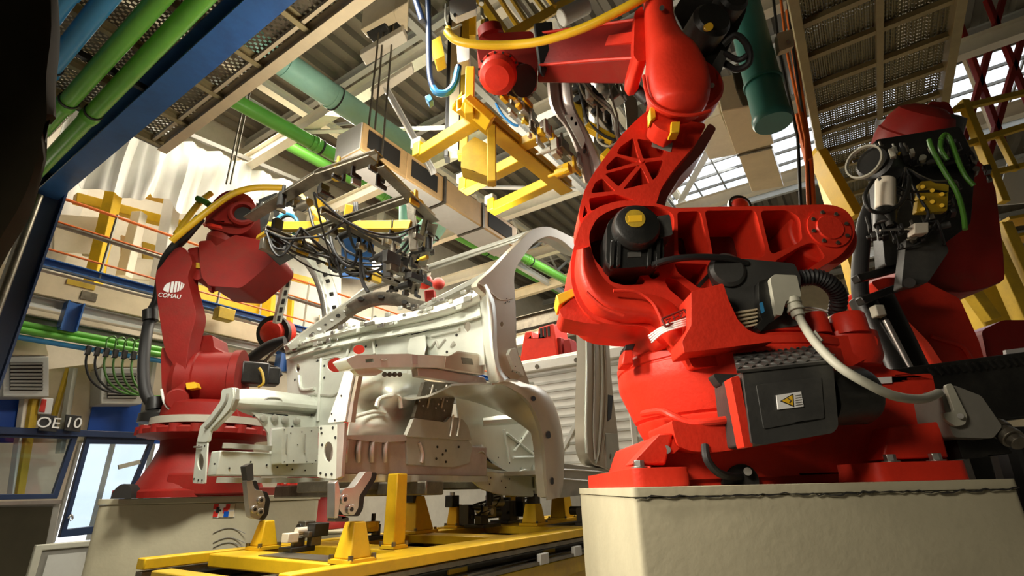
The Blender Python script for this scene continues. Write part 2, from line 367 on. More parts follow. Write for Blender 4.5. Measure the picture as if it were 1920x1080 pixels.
obj('opening_plug', MB().cyl(D(1402, 884, 1.70), D(1402, 884, 1.67), .012), STEEL, base)
cb = [D(1322, 835, 1.60), D(1326, 862, 1.585), D(1345, 885, 1.60), D(1368, 893, 1.65), D(1388, 893, 1.70)]
obj('base_cable', MB().tube(cb, .012, 10, 6), BLKM, base)
# turret
TC = Vector((.86, 2.02, 0))
t = MB(); t.lathe(TC, Z, [(.02, 1.07), (.24, 1.07), (.29, 1.085), (.33, 1.12), (.362, 1.165), (.382, 1.208), (.385, 1.218), (.380, 1.224), (.392, 1.232), (.436, 1.345), (.441, 1.365), (.441, 1.405), (.436, 1.409), (.436, 1.413), (.441, 1.417), (.441, 1.44), (.425, 1.455), (.395, 1.462), (.02, 1.462)], 72)
tur = obj('turret', t, RED, R1, ang=28)
t = MB(); t.lathe(TC, Z, [(.02, 1.462), (.385, 1.462), (.40, 1.470), (.40, 1.515), (.385, 1.525), (.02, 1.525)], 64)
obj('turret_ring', t, RED, tur, ang=28)
# moulded rib that runs round the lower turret
rb = MB(); pts = [D(a, c, yy) for a, c, yy in ((1206, 776, 1.83), (1240, 771, 1.70), (1262, 780, 1.65), (1292, 792, 1.625), (1330, 791, 1.60), (1380, 785, 1.59))]
rb.tube(pts, .012, 10, 6); obj('moulded_rib', rb, RED, tur)
sk = MB(); sk.plate(pd(rnd([(1258, 786), (1300, 797), (1396, 792), (1402, 840), (1340, 848), (1296, 846), (1270, 836)], 10), 1.60), [], Y*.3); obj('turret_skirt', sk, RED, tur, bev=.035, seg=4)
dl = MB(); dl.plate(pd(rnd([(1232, 820), (1290, 826), (1262, 852), (1252, 838)], 4), 1.62), [], Y*.06); obj('drain_lug', dl, RED, tur, bev=.004)
obj('drain_plug', MB().cyl(D(1250, 843, 1.63), D(1250, 843, 1.61), .012), STEEL, tur)
st = MB(); st.plate(pd([(1166, 684), (1170, 656), (1186, 655), (1188, 684)], 1.78), [], Y*.09); obj('end_stop', st, RED, tur, bev=.006)
st = MB(); st.plate(pd([(1170, 657), (1173, 646), (1192, 644), (1187, 656)], 1.78), [], Y*.09); obj('stop_pad', st, BLKM, tur, bev=.003)
rec = MB(); rec.plate(pd(rnd([(1335, 700), (1390, 702), (1390, 722), (1352, 724)], 9), 1.585), [], Y*.05); obj('turret_recess', rec, HOLE, tur)
# shelf that carries the arm motor, with its bosses and the round lobe on the right
sh = MB(); sh.plate(pd(rnd([(1282, 655), (1300, 640), (1440, 632), (1640, 628), (1648, 640), (1640, 665), (1590, 690), (1560, 668), (1300, 690)], 6), 1.63), [], Y*.55)
shelf = obj('arm_support', sh, RED, R1, bev=.008)
for cx_, rr in ((1528, 26), (1592, 32)):
    p = D(cx_, 612, 1.66); r = rr*1.66/1000
    obj('boss', MB().lathe(p, Z, [(0, -.03), (r*1.05, -.03), (r, .035), (r*.9, .042), (0, .042)], 28), RED, shelf)
lobe = MB(); lobe.lathe(D(1588, 658, 1.72), Z, [(0, -.06), (.085, -.06), (.10, -.03), (.10, .05), (0, .05)], 36); obj('support_lobe', lobe, RED, shelf)
wg = MB(); wg.plate(pd(rnd([(1296, 547), (1356, 531), (1366, 562), (1384, 600), (1402, 618), (1452, 640), (1360, 652), (1283, 661), (1279, 640), (1296, 610)], 4), 1.53), [], Y*.13)
obj('bracket', wg, RED, shelf, bev=.007)
side = MB(); side.plate(pd(rnd([(1640, 720), (1600, 690), (1560, 640), (1640, 636), (1660, 690), (1755, 712)], 8), 1.70), [], Y*.4); obj('support_side', side, RED, shelf, bev=.006)
# white pipes round the turret neck
wp = MB()
for k in range(4):
    wp.tube([D(1222 - k*2, 642 - k*4, 1.66), D(1245, 623 - k*4, 1.60), D(1282, 611 - k*4, 1.58), D(1300, 606 - k*4, 1.62)], .0032, 8, 6)
obj('neck_tubing', wp, WHT, shelf)
# small printed data plate
dp = MB(); dp.plate(pd([(1643, 708), (1672, 706), (1673, 718), (1644, 720)], 1.693), [], Y*.006); dpl = obj('data_plate', dp, WHT, shelf)
# ------------------------------------------------------------------ lower arm casting: ring round the motor and ribbed lever to the rear
Y0, DEP = 1.68, .27
out = rnd([(1092, 412), (1078, 452), (1070, 492), (1071, 532), (1082, 566), (1102, 592), (1130, 606), (1180, 611), (1212, 612), (1240, 650), (1290, 640), (1340, 592), (1420, 560), (1520, 512), (1578, 478), (1602, 446), (1603, 416), (1586, 392), (1556, 383), (1440, 386), (1330, 388), (1262, 390), (1215, 377), (1160, 376), (1120, 388)], 14, 5)
pk = [rnd(q, r_, 4) for q, r_ in (
    ([(1103, 440), (1118, 410), (1140, 396), (1170, 386), (1232, 386), (1264, 400), (1264, 492), (1205, 508), (1135, 510), (1112, 484)], 14),
    ([(1270, 397), (1308, 396), (1314, 400), (1330, 470), (1326, 480), (1272, 478)], 6),
    ([(1321, 395), (1412, 394), (1418, 400), (1436, 470), (1432, 482), (1342, 486), (1337, 480)], 7),
    ([(1425, 395), (1478, 394), (1500, 408), (1504, 448), (1496, 456), (1450, 476), (1444, 472)], 9),
    ([(1452, 490), (1500, 462), (1520, 455), (1532, 458), (1548, 482), (1510, 508), (1470, 522)], 7),
    ([(1140, 518), (1146, 514), (1194, 511), (1210, 526), (1206, 533), (1170, 535), (1145, 528)], 6),
    ([(1214, 511), (1236, 509), (1238, 516), (1226, 524), (1218, 520)], 4),
    ([(1246, 526), (1250, 521), (1268, 524), (1298, 548), (1299, 578), (1288, 570), (1254, 542)], 5),
    ([(1264, 493), (1328, 495), (1330, 540), (1310, 540), (1270, 510)], 6))]
a = MB(); a.plate(pd(out, Y0), [pd(q, Y0) for q in pk], Y*DEP)
arm = obj('lower_arm', a, RED, R1, bev=.006)
bk = MB(); bk.plate(pd([(960 + (x_-960)*1.0, y_) for x_, y_ in rnd([(1100, 412), (1085, 492), (1090, 560), (1130, 600), (1212, 604), (1300, 610), (1420, 552), (1570, 472), (1594, 420), (1556, 390), (1262, 396), (1160, 382)], 10)], Y0 + DEP*.8), [], Y*.05)
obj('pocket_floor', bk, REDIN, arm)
# swept outer flank below the ring, rounded towards the viewer
fk = MB()
prof_o = [(1078, 470), (1072, 520), (1086, 568), (1112, 598), (1165, 613), (1214, 613), (1238, 640), (1262, 668)]
prof_i = [(1106, 462), (1118, 500), (1142, 532), (1180, 548), (1222, 552), (1258, 566), (1288, 596), (1318, 622)]
rows = []
for k in range(7):
    t_ = k/6; bul = math.sin(math.pi*t_)*.075
    rows.append([D(o_[0]*(1-t_) + i_[0]*t_, o_[1]*(1-t_) + i_[1]*t_, Y0 + .03 - bul - .035*t_) for o_, i_ in zip(prof_o, prof_i)])
fk.sheet(rows, .02, 4); obj('arm_flank', fk, RED, arm, ang=50)
rr = MB()
rr.tube([D(a_, b_, 1.605) for a_, b_ in ((1100, 548), (1130, 575), (1170, 592))], .006, 8, 6)
rr.tube([D(a_, b_, 1.60) for a_, b_ in ((1150, 545), (1195, 548), (1222, 566), (1236, 590), (1243, 610))], .006, 8, 6); obj('casting_ridge', rr, RED, arm)
em = MB()
c4 = [(1241, 598), (1283, 580), (1290, 592), (1248, 613)]
for i in range(4): em.tube([D(*c4[i], 1.585), D(*c4[(i+1) % 4], 1.585)], .0035, 6)
for l in (((1249, 600), (1257, 597), (1252, 604), (1258, 608)), ((1262, 592), (1266, 602)), ((1262, 598), (1272, 592)), ((1274, 588), (1280, 586), (1276, 595))):
    em.tube([D(*q, 1.583) for q in l], .0028, 6)
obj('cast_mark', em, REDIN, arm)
ey = MB(); ey.plate(pd(rnd([(1048, 582), (1085, 548), (1120, 580), (1190, 606), (1180, 612), (1100, 606), (1056, 597)], 5), 1.70), [], Y*.16); obj('arm_stop', ey, RED, arm, bev=.006)
ye = MB(); ye.plate(pd([(1042, 553), (1076, 540), (1082, 552), (1048, 572)], 1.69), [], Y*.12); obj('stop_pad', ye, LYEL, arm, bev=.004)
# bolted bearing cap at the rear end of the lever
cp = MB(); cc = D(1553, 429, Y0); cp.lathe(cc + Y*.0, -Y, [(0, .0), (.078, 0), (.078, .008), (.05, .010), (.047, .016), (0, .016)], 40)
cap = obj('bearing_cap', cp, RED, arm)
for k in range(8):
    an = 2*math.pi*k/8 + .2; p = cc + X*(.064*math.cos(an)) + Z*(.064*math.sin(an)) - Y*.008
    obj('cap_bolt', MB().cyl(p, p - Y*.007, .0075, n=6), DSTEEL, cap)
rear = MB(); rear.cyl(cc + Y*.03, cc + Y*.24, .125, n=40); obj('rear_joint', rear, RED, arm, bev=.01)
# ------------------------------------------------------------------ motor that sits in the ring
mt = MB(); mt.plate(pd(rnd([(1138, 420), (1152, 404), (1222, 398), (1240, 410), (1246, 480), (1236, 498), (1150, 504), (1136, 490)], 8), 1.60), [], Y*.16)
mot = obj('arm_motor', mt, BLK, R1, bev=.012, seg=3)
m2 = MB(); m2.lathe(D(1190, 432, 1.60), -Y, [(0, -.02), (.082, -.02), (.082, .03), (.074, .046), (.066, .05), (0, .052)], 40); obj('motor_cover', m2, BLK, mot)
m3 = MB(); m3.lathe(D(1191, 410, 1.548), -Y, [(0, 0), (.034, 0), (.034, .003), (0, .004)], 30); obj('motor_badge', m3, YEL2, mot)
m4 = MB(); m4.plate(pd(rnd([(1233, 405), (1256, 402), (1262, 440), (1238, 446)], 4), 1.59), [], Y*.1); obj('terminal_box', m4, DGREY, mot, bev=.006)
m5 = MB(); m5.plate(pd([(1177, 473), (1202, 472), (1202, 481), (1177, 482)], 1.596), [], Y*.006); obj('rating_plate', m5, STEEL, mot)
for x_ in (1146, 1158, 1216, 1232): obj('housing_rib', MB().plate(pd([(x_, 450), (x_+7, 448), (x_+5, 498), (x_-2, 500)], 1.585), [], Y*.03), BLK, mot, bev=.004)
bg_ = MB(); bg_.plate(pd([(1179, 404), (1204, 403), (1204, 415), (1179, 416)], 1.5435), [], Y*.003); obj('badge_print', bg_, LYEL, mot)
mc = MB(); mc.tube([D(*q, y_) for q, y_ in (((1220, 498), 1.60), ((1250, 488), 1.585), ((1300, 482), 1.58), ((1360, 484), 1.59), ((1400, 494), 1.62))], .0115, 10, 6); obj('motor_cable', mc, BLKM, mot)
# ------------------------------------------------------------------ upper link, a ribbed frame that leans away
Y1, DE1 = 1.72, .20
ol = rnd([(1086, 420), (1086, 392), (1096, 356), (1112, 326), (1136, 292), (1166, 252), (1196, 222), (1218, 204), (1262, 222), (1326, 232), (1306, 268), (1268, 312), (1240, 352), (1226, 396)], 10, 4)
ph = [rnd(q, 4, 3) for q in (
    [(1162, 276), (1187, 258), (1198, 298), (1156, 288)], [(1194, 260), (1224, 264), (1248, 280), (1240, 294), (1206, 298)],
    [(1136, 312), (1155, 293), (1196, 303), (1138, 320)], [(1208, 305), (1244, 300), (1236, 326), (1224, 338)],
    [(1134, 326), (1195, 310), (1160, 350)], [(1202, 313), (1218, 343), (1168, 355)],
    [(1116, 342), (1129, 334), (1154, 358), (1108, 362)], [(1104, 372), (1155, 364), (1188, 374), (1130, 386), (1108, 396)], [(1096, 384), (1103, 398), (1092, 410)])]
ul = MB(); ul.plate(pd(ol, Y1), [pd(q, Y1) for q in ph], Y*DE1)
link = obj('upper_link', ul, RED, R1, bev=.005)
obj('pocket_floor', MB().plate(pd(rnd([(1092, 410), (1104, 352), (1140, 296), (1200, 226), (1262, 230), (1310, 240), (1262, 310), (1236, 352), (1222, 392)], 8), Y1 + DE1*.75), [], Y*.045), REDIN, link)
hub = MB(); hub.lathe(D(1203, 302, Y1), -Y, [(0, 0), (.011, 0), (.009, .006), (0, .006)], 16); obj('rib_hub', hub, RED, link)
tag_ = MB(); tag_.plate(pd([(1224, 258), (1262, 268), (1258, 284), (1222, 274)], Y1 - .004), [], Y*.004); obj('serial_plate', tag_, MGREY, link)
flp = MB(); flp.plate(pd(rnd([(1224, 398), (1238, 350), (1268, 308), (1308, 264), (1330, 230), (1344, 240), (1318, 286), (1276, 330), (1250, 372), (1244, 400)], 6), Y1 + .07), [], Y*.16); obj('link_flank', flp, LITRED, link, bev=.006)
# ------------------------------------------------------------------ elbow: flange behind, smooth bulb in front, neck rising out of frame
fg = MB(); fc = D(1292, 152, 1.66); fg.lathe(fc, Y, [(0, 0), (.135, 0), (.146, .012), (.146, .09), (.13, .10), (.13, .2), (0, .2)], 48); elf = obj('elbow_flange', fg, RED, R1, ang=30)
obj('flange_plug', MB().cyl(D(1335, 160, 1.655), D(1335, 160, 1.645), .010), STEEL, elf)
sec = [(-90, 1204, 1252), (-40, 1207, 1254), (0, 1208, 1259), (45, 1210, 1264), (80, 1212, 1281), (108, 1213, 1306), (135, 1211, 1322), (160, 1211, 1328), (182, 1215, 1328), (198, 1223, 1324), (209, 1236, 1314), (216, 1256, 1298)]
rings = []
for y_, l_, r_ in cr([Vector(s_) for s_ in sec], 4):
    pl_, pr_ = D(l_, y_, 1.60), D(r_, y_, 1.60); c_ = (pl_ + pr_)/2; ax_ = (pr_ - pl_)/2; hw = ax_.length
    dz = ax_ ; dy = Y*(min(hw, .095)*.95)
    rings.append([c_ + ax_*math.copysign(abs(math.cos(q))**.8, math.cos(q)) - dy*math.copysign(abs(math.sin(q))**.8, math.sin(q)) for q in [2*math.pi*i/36 for i in range(36)]])
el = MB(); el.loft(rings); elbow = obj('elbow_housing', el, RED, R1, ang=60)
rim = MB(); rim.tube([D(*q, 1.575) for q in ((1207, 142), (1212, 172), (1226, 196), (1258, 212), (1300, 216), (1332, 208))], .007, 8, 6); obj('casting_ridge', rim, RED, elbow)
obj('lifting_hole', MB().cyl(D(1241, 15, 1.53), D(1241, 15, 1.51), .010), HOLE, elbow)
bl = MB(); bl.plate(pd(rnd([(1226, 204), (1252, 206), (1270, 222), (1272, 240), (1256, 250), (1234, 240), (1222, 228)], 4), 1.62), [], Y*.09); blk = obj('stop_block', bl, RED, elbow, bev=.006)
for q in ([(1219, 201), (1228, 199), (1230, 220), (1220, 226)], [(1259, 228), (1276, 227), (1274, 248), (1258, 248)]):
    obj('stop_pad', MB().plate(pd(q, 1.605), [], Y*.05), LYEL, blk, bev=.003)
# motors and hoses on the elbow, dark
m = MB(); c_ = D(1328, 48, 1.66); m.lathe(c_, (0.15, -1, -.1), [(0, -.2), (.085, -.2), (.085, .03), (.07, .05), (0, .05)], 36)
em_ = obj('wrist_motor', m, BLK, R1)
m = MB(); m.lathe(D(1366, 10, 1.70), (0.15, -1, -.1), [(0, -.2), (.07, -.2), (.07, .04), (.055, .055), (0, .055)], 32); obj('second_motor', m, BLK, em_)
m = MB(); m.plate(pd(rnd([(1262, 20), (1300, -40), (1400, -60), (1400, 20), (1382, 60), (1350, 120), (1330, 150), (1305, 100)], 8), 1.76), [], Y*.14); obj('motor_mount', m, BLK, em_, bev=.008)
obj('connector', MB().cyl(D(1325, 52, 1.62), D(1330, 50, 1.585), .016), LYEL, em_)
m = MB(); m.plate(pd([(1336, 120), (1352, 92), (1366, 98), (1344, 156)], 1.66), [], Y*.05); obj('junction_box', m, DGREY, em_, bev=.004)
h = MB()
h.tube([D(*q, y_) for q, y_ in (((1356, 84), 1.66), ((1380, 66), 1.62), ((1402, 88), 1.60), ((1404, 118), 1.62), ((1380, 130), 1.66), ((1358, 118), 1.70))], .014, 10, 6)
h.tube([D(*q, y_) for q, y_ in (((1360, 100), 1.66), ((1384, 112), 1.62), ((1400, 104), 1.60))], .012, 10, 6); obj('hose_loop', h, BLKM, em_)
h = MB(); h.tube([D(*q, y_) for q, y_ in (((1152, 100), 1.9), ((1165, 130), 1.86), ((1190, 165), 1.84), ((1216, 190), 1.84))], .026, 12, 6); obj('sheathed_hose', h, BLKM, em_)
# ------------------------------------------------------------------ forearm reaching left and away
fa = MB()
P0, P1_ = [D(*q, 1.68) for q in ((1200, 34), (1200, 108))], [D(*q, 2.02) for q in ((1012, 62), (1010, 122))]
r0 = [P0[0] - Y*.0, P0[0] + Y*.16, P0[1] + Y*.16, P0[1]]; r1 = [P1_[0], P1_[0] + Y*.13, P1_[1] + Y*.13, P1_[1]]
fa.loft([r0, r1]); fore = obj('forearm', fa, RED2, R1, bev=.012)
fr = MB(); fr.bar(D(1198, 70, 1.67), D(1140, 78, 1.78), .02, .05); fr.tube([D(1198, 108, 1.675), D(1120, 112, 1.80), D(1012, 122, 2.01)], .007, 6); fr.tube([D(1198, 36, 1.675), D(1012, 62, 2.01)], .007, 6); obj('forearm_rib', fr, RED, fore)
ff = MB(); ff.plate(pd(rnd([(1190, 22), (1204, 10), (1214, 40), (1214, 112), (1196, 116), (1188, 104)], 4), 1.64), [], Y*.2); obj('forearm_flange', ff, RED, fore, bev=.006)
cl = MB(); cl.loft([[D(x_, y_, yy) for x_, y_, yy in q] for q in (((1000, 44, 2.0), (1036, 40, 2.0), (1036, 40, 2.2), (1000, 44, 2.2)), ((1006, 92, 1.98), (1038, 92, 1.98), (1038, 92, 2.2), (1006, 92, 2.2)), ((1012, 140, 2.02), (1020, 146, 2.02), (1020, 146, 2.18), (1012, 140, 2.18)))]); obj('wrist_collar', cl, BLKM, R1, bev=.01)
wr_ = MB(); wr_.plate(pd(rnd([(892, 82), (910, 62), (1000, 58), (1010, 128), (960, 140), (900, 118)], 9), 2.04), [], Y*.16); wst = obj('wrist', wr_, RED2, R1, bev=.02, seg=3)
ax = (D(928, 156, 1.94) - D(942, 128, 2.12)).normalized()
m = MB(); m.lathe(D(936, 138, 2.02), ax, [(0, -.06), (.096, -.06), (.106, -.03), (.106, .008), (.096, .012), (.094, .05), (.086, .078), (.06, .098), (0, .104)], 40, None); obj('wrist_motor_cap', m, RED, wst, ang=30)
m = MB()
for k in range(16):
    an = 2*math.pi*k/16; a_, b_ = frame(ax); p = D(936, 138, 2.02) + ax*.006 + (a_*math.cos(an) + b_*math.sin(an))*.103; m.cyl(p, p + ax*.008, .006, n=6)
obj('cap_bolts', m, BLK, wst)
m = MB(); m.lathe(D(972, 150, 2.06), (.6, -.5, -.62), [(0, -.04), (.085, -.04), (.085, 0), (.07, .004), (.07, .03), (.08, .034), (.08, .05), (0, .05)], 36); obj('tool_flange', m, BLK, wst)
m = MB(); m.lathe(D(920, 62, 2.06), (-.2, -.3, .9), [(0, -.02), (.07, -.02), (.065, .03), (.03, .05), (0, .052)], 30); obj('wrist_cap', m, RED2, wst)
# yellow hose of the wrist
h = MB(); h.tube([D(*q, y_) for q, y_ in (((838, 60), 1.86), ((856, 76), 1.84), ((900, 84), 1.82), ((960, 84), 1.80), ((1020, 76), 1.74), ((1090, 54), 1.66), ((1150, 26), 1.60), ((1205, -4), 1.55), ((1260, -40), 1.52))], .0195, 14, 8); obj('hose_pack', h, YHOSE, R1)
# ------------------------------------------------------------------ drive box in front of the turret
bx = MB(); bx.plate(pd(rnd([(1392, 696), (1556, 676), (1562, 682), (1572, 800), (1562, 812), (1430, 834), (1410, 832)], 6), 1.43), [], Y*.22)
db = obj('drive_box', bx, DGREY, R1, bev=.008)
ri = MB(); ri.plate(pd(rnd([(1370, 708), (1386, 704), (1412, 838), (1396, 840)], 4), 1.44), [], Y*.05); obj('box_mount', ri, RED, db, bev=.005)
en = MB(); ea = D(1560, 742, 1.53); en.lathe(ea, (1, .12, .03), [(0, -.04), (.085, -.04), (.085, .085), (.075, .105), (.05, .115), (0, .115)], 40); obj('motor_end', en, BLK, db)
pn = MB(); pn.plate(pd(rnd([(1418, 722), (1540, 706), (1546, 784), (1432, 804)], 4), 1.426), [], Y*.006); obj('front_panel', pn, DGREY, db, bev=.002)
tp = MB(); q0 = [D(1375, 668, 1.60), D(1545, 650, 1.60), D(1550, 682, 1.425), D(1382, 700, 1.425)]; tp.sheet([[q0[0], q0[1]], [q0[3], q0[2]]], .008); tread = obj('tread_cover', tp, DGREY, db)
tl = MB(); e1, e2 = (q0[1]-q0[0]), (q0[3]-q0[0]); nn = e1.cross(e2).normalized(); nn = -nn if nn.y > 0 else nn
for i in range(15):
    for j in range(5):
        c_ = q0[0] + e1*((i+.5)/15) + e2*((j+.5)/5); d_ = (e1.normalized()*(1 if (i+j) % 2 else -1) + e2.normalized()).normalized()*.0105
        c_ = c_ + nn*.0095; tl.tube([c_ - d_, c_, c_ + d_], [.001, .0042, .001], 6)
obj('tread_lugs', tl, DGREY, tread)
lb = MB(); lq = [D(1456, 741, 1.422), D(1502, 734, 1.422), D(1507, 762, 1.422), D(1459, 768, 1.422)]; lb.plate(lq, [], Y*.004); lab = obj('warning_label', lb, WHT, db)
tri = MB(); tq = [D(1462, 764, 1.4205), D(1486, 761, 1.4205), D(1473, 740, 1.4205)]; tq = [D(1463, 752, 1.4205), D(1487, 738, 1.4205), D(1489, 763, 1.4205)]
tri.plate(tq, [], Y*.002); obj('warning_triangle', tri, LBLK, lab)
c_ = sum(tq, Vector())/3; obj('triangle_fill', MB().plate([c_ + (p - c_)*.78 - Y*.001 for p in tq], [], Y*.002), LYEL, lab)
obj('heat_symbol', MB().tube([c_ + Vector((-.004, -.0022, .006)), c_ + Vector((.004, -.0022, 0)), c_ + Vector((-.002, -.0022, -.006))], .0012, 6), LBLK, lab)
ln = MB()
for k in range(5): ln.bar(D(1490.5 + .4*k, 742 + k*4.4, 1.4208), D(1502 + .6*k, 740 + k*4.4, 1.4208), .0015, .0014)
obj('label_print', ln, MGREY, lab)
# ------------------------------------------------------------------ finned servo with its plug behind the bracket
sv = MB(); sv.plate(pd(rnd([(1336, 498), (1386, 484), (1490, 494), (1502, 520), (1498, 610), (1420, 622), (1372, 580)], 7), 1.62), [], Y*.17); serv = obj('servo_motor', sv, DGREY, R1, bev=.008)
fn = MB()
for k in range(5): fn.plate(pd([(1380 + k*3, 584 + k*7), (1420, 578 + k*7), (1421, 581 + k*7), (1381 + k*3, 587.5 + k*7)], 1.60), [], Y*.03)
obj('cooling_fins', fn, BEIGE, serv)
fp = MB(); fp.plate(pd(rnd([(1422, 528), (1444, 520), (1452, 600), (1436, 612), (1424, 590)], 4), 1.585), [], Y*.05); obj('flange_plate', fp, BLK, serv, bev=.003)
obj('blue_mark', MB().plate(pd(rnd([(1424, 568), (1430, 566), (1434, 584), (1428, 588)], 2, 3), 1.582), [], Y*.004), PBLUE, serv)
obj('small_box', MB().plate(pd(rnd([(1418, 612), (1434, 594), (1444, 604), (1426, 622)], 2, 3), 1.575), [], Y*.03), BLK, serv, bev=.002)
pb = MB(); pb.plate(pd(rnd([(1444, 522), (1452, 514), (1494, 516), (1503, 556), (1474, 564), (1466, 592), (1456, 590)], 4), 1.565), [], Y*.06); plug = obj('power_plug', pb, LTAN, serv, bev=.006)
gl = MB(); g0, g1 = D(1484, 562, 1.585), D(1498, 594, 1.57); gd = (g1 - g0)
for k, (r0_, t0, t1) in enumerate(((.026, 0, .3), (.023, .3, .55), (.027, .55, .7), (.020, .7, 1))): gl.cyl(g0 + gd*t0, g0 + gd*t1, r0_, n=20)
obj('cable_gland', gl, LTAN, plug, bev=.002)
cbl = MB(); cbl.tube([D(*q, y_) for q, y_ in (((1496, 590), 1.575), ((1508, 612), 1.54), ((1532, 646), 1.46), ((1572, 686), 1.40), ((1620, 716), 1.38), ((1676, 742), 1.40), ((1728, 748), 1.48), ((1760, 737), 1.56))], .0128, 14, 8); obj('power_cable', cbl, LTAN, plug)
obj('cable_tie', MB().bar(D(1526, 622, 1.51), D(1540, 640, 1.50), .008, .012), LTAN, plug)
ch = MB(); pts = cr([D(*q, y_) for q, y_ in (((1500, 522), 1.66), ((1530, 520), 1.65), ((1556, 532), 1.66), ((1572, 556), 1.70), ((1568, 590), 1.76))], 10)
ch.tube(pts, [.030 if i % 2 else .026 for i in range(len(pts))], 16); obj('corrugated_sleeve', ch, BLKM, serv)
thin = MB()
for k in range(2): thin.tube([D(*q, 1.64) for q in ((1500, 576 + k*5), (1530, 578 + k*5), (1552, 584 + k*6))], .003, 6, 5)
obj('thin_tubes', thin, WHT, serv)
tb = MB(); tb.tube([D(*q, y_) for q, y_ in (((1338, 490), 1.60), ((1310, 486), 1.6), ((1350, 500), 1.61))], .006, 6, 5); 
gl_ = MB(); gl_.lathe(D(1360, 510, 1.63), -Y, [(0, 0), (.062, 0), (.062, .02), (.05, .03), (0, .03)], 28); obj('round_cover', gl_, DGREY, serv)
# grey multipole connector with its locking lever, low on the right side
cn = MB(); cn.plate(pd(rnd([(1766, 742), (1788, 722), (1840, 742), (1880, 800), (1862, 822), (1790, 820), (1776, 790)], 6), 1.58), [], Y*.12); con = obj('multipole_connector', cn, MGREY, R1, bev=.007)
lv = MB(); lv.plate(pd(rnd([(1773, 722), (1784, 718), (1814, 780), (1810, 796), (1792, 800), (1772, 786), (1768, 774), (1790, 772)], 5), 1.565), [], Y*.012); obj('locking_lever', lv, LTAN, con, bev=.003)
obj('lever_pin', MB().cyl(D(1801, 780, 1.565), D(1801, 780, 1.555), .008), STEEL, con)
gp = MB(); g0, g1 = D(1868, 800, 1.62), D(1912, 832, 1.56); gd = g1 - g0
for r0_, t0, t1 in ((.030, 0, .3), (.026, .3, .5), (.030, .5, .75), (.022, .75, 1)): gp.cyl(g0 + gd*t0, g0 + gd*t1, r0_, n=20)
obj('cable_gland', gp, DSTEEL, con, bev=.002)
bb = MB(); bb.plate(pd(rnd([(1785, 800), (1880, 826), (1900, 850), (1806, 862)], 4), 1.64), [], Y*.08); obj('connector_base', bb, BLK, con, bev=.005)
# ------------------------------------------------------------------ robot on the far side of the line, with its pedestal
YL = 4.5
LB = D(372, 936, YL); LB.z = 1.0
lp = thing('concrete_pedestal', 'beige concrete pedestal with a small pictogram sticker under the dark red robot', 'pedestal', (LB.x, LB.y, 0))
pc = [(-3.24, 4.22), (-1.98, 4.14), (-1.75, 5.0), (-3.25, 5.2)]
obj('pedestal_block', MB().plate([Vector((p.x, p.y, 0)) for p in rnd(pc, .12, 5)], [], Z*.955), CONC, lp, bev=.01)
obj('grout_cap', MB().plate([Vector((p.x, p.y, .957)) for p in rnd([(a + (.01 if a > -2.5 else -.01), b - (.01 if b < 4.5 else -.01)) for a, b in pc], .12, 5)], [], Z*.0425), CONC, lp, bev=.006)
def facept(px, py):
    d_ = ray(px, py); a_, b_ = Vector((*pc[0], 0)), Vector((*pc[1], 0)); n_ = (b_ - a_).cross(Z).normalized()
    return CAM + d_*((a_ - CAM).dot(n_)/d_.dot(n_)) + n_*.004, n_
q4 = [facept(*q) for q in ((401, 945), (440, 944), (440, 970), (401, 971))]; n_ = q4[0][1]
n_ = n_ if n_.y < 0 else -n_
stk = obj('pictogram_sticker', MB().plate([q[0] for q in q4], [], -n_*.003), WHT, lp)
for i, (x_, y_, m_) in enumerate(((406, 950, LRED), (418, 950, WHT), (429, 950, LRED), (437, 950, BEIGE), (405, 964, LRED), (416, 964, BEIGE), (425, 964, BPANEL), (435, 964, BEIGE), (411, 956, LBLK), (424, 957, LRED))):
    c_ = facept(x_, y_)[0] + n_*.002; obj('pictogram', MB().box(c_, .036, .004, .038), m_, stk)
for k in range(4):
    pts = [facept(400 + 60*t_, 1000 + k*9 - 10*math.sin(math.pi*t_))[0] for t_ in [j/8 for j in range(9)]]
    if k in (0, 2, 3): obj('scrape_mark', MB().tube(pts, .003, 6), MGREY, lp)
L1 = thing('industrial_robot', 'dark red jointed robot with a white emblem on its lower arm', 'robot', LB)
ax0 = Vector((LB.x, LB.y, 0))
prof = [(0, 1.0), (.50, 1.0), (.50, 1.045), (.47, 1.06), (.44, 1.13), (.38, 1.26), (.345, 1.38), (.35, 1.43), (.40, 1.455), (.52, 1.465), (.525, 1.50), (.50, 1.515), (0, 1.515)]
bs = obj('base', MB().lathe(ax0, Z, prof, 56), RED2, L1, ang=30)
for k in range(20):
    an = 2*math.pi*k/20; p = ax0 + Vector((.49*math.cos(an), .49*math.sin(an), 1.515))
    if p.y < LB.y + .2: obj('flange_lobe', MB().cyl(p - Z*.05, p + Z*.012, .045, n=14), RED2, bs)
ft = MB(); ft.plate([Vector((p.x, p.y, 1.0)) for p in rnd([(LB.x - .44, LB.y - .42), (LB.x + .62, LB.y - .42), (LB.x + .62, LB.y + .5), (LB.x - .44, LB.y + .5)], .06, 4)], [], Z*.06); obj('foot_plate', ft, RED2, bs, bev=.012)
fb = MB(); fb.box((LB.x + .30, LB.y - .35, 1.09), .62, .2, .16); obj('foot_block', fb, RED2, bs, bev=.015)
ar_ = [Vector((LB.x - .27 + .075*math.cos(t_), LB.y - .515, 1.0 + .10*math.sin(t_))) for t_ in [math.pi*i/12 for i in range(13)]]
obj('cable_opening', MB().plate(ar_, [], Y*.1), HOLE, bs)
rg = MB(); rg.lathe(ax0, Z, [(.40, 1.545), (.455, 1.545), (.455, 1.60), (.40, 1.60)], 48); obj('clamp_ring', rg, LTAN, bs)
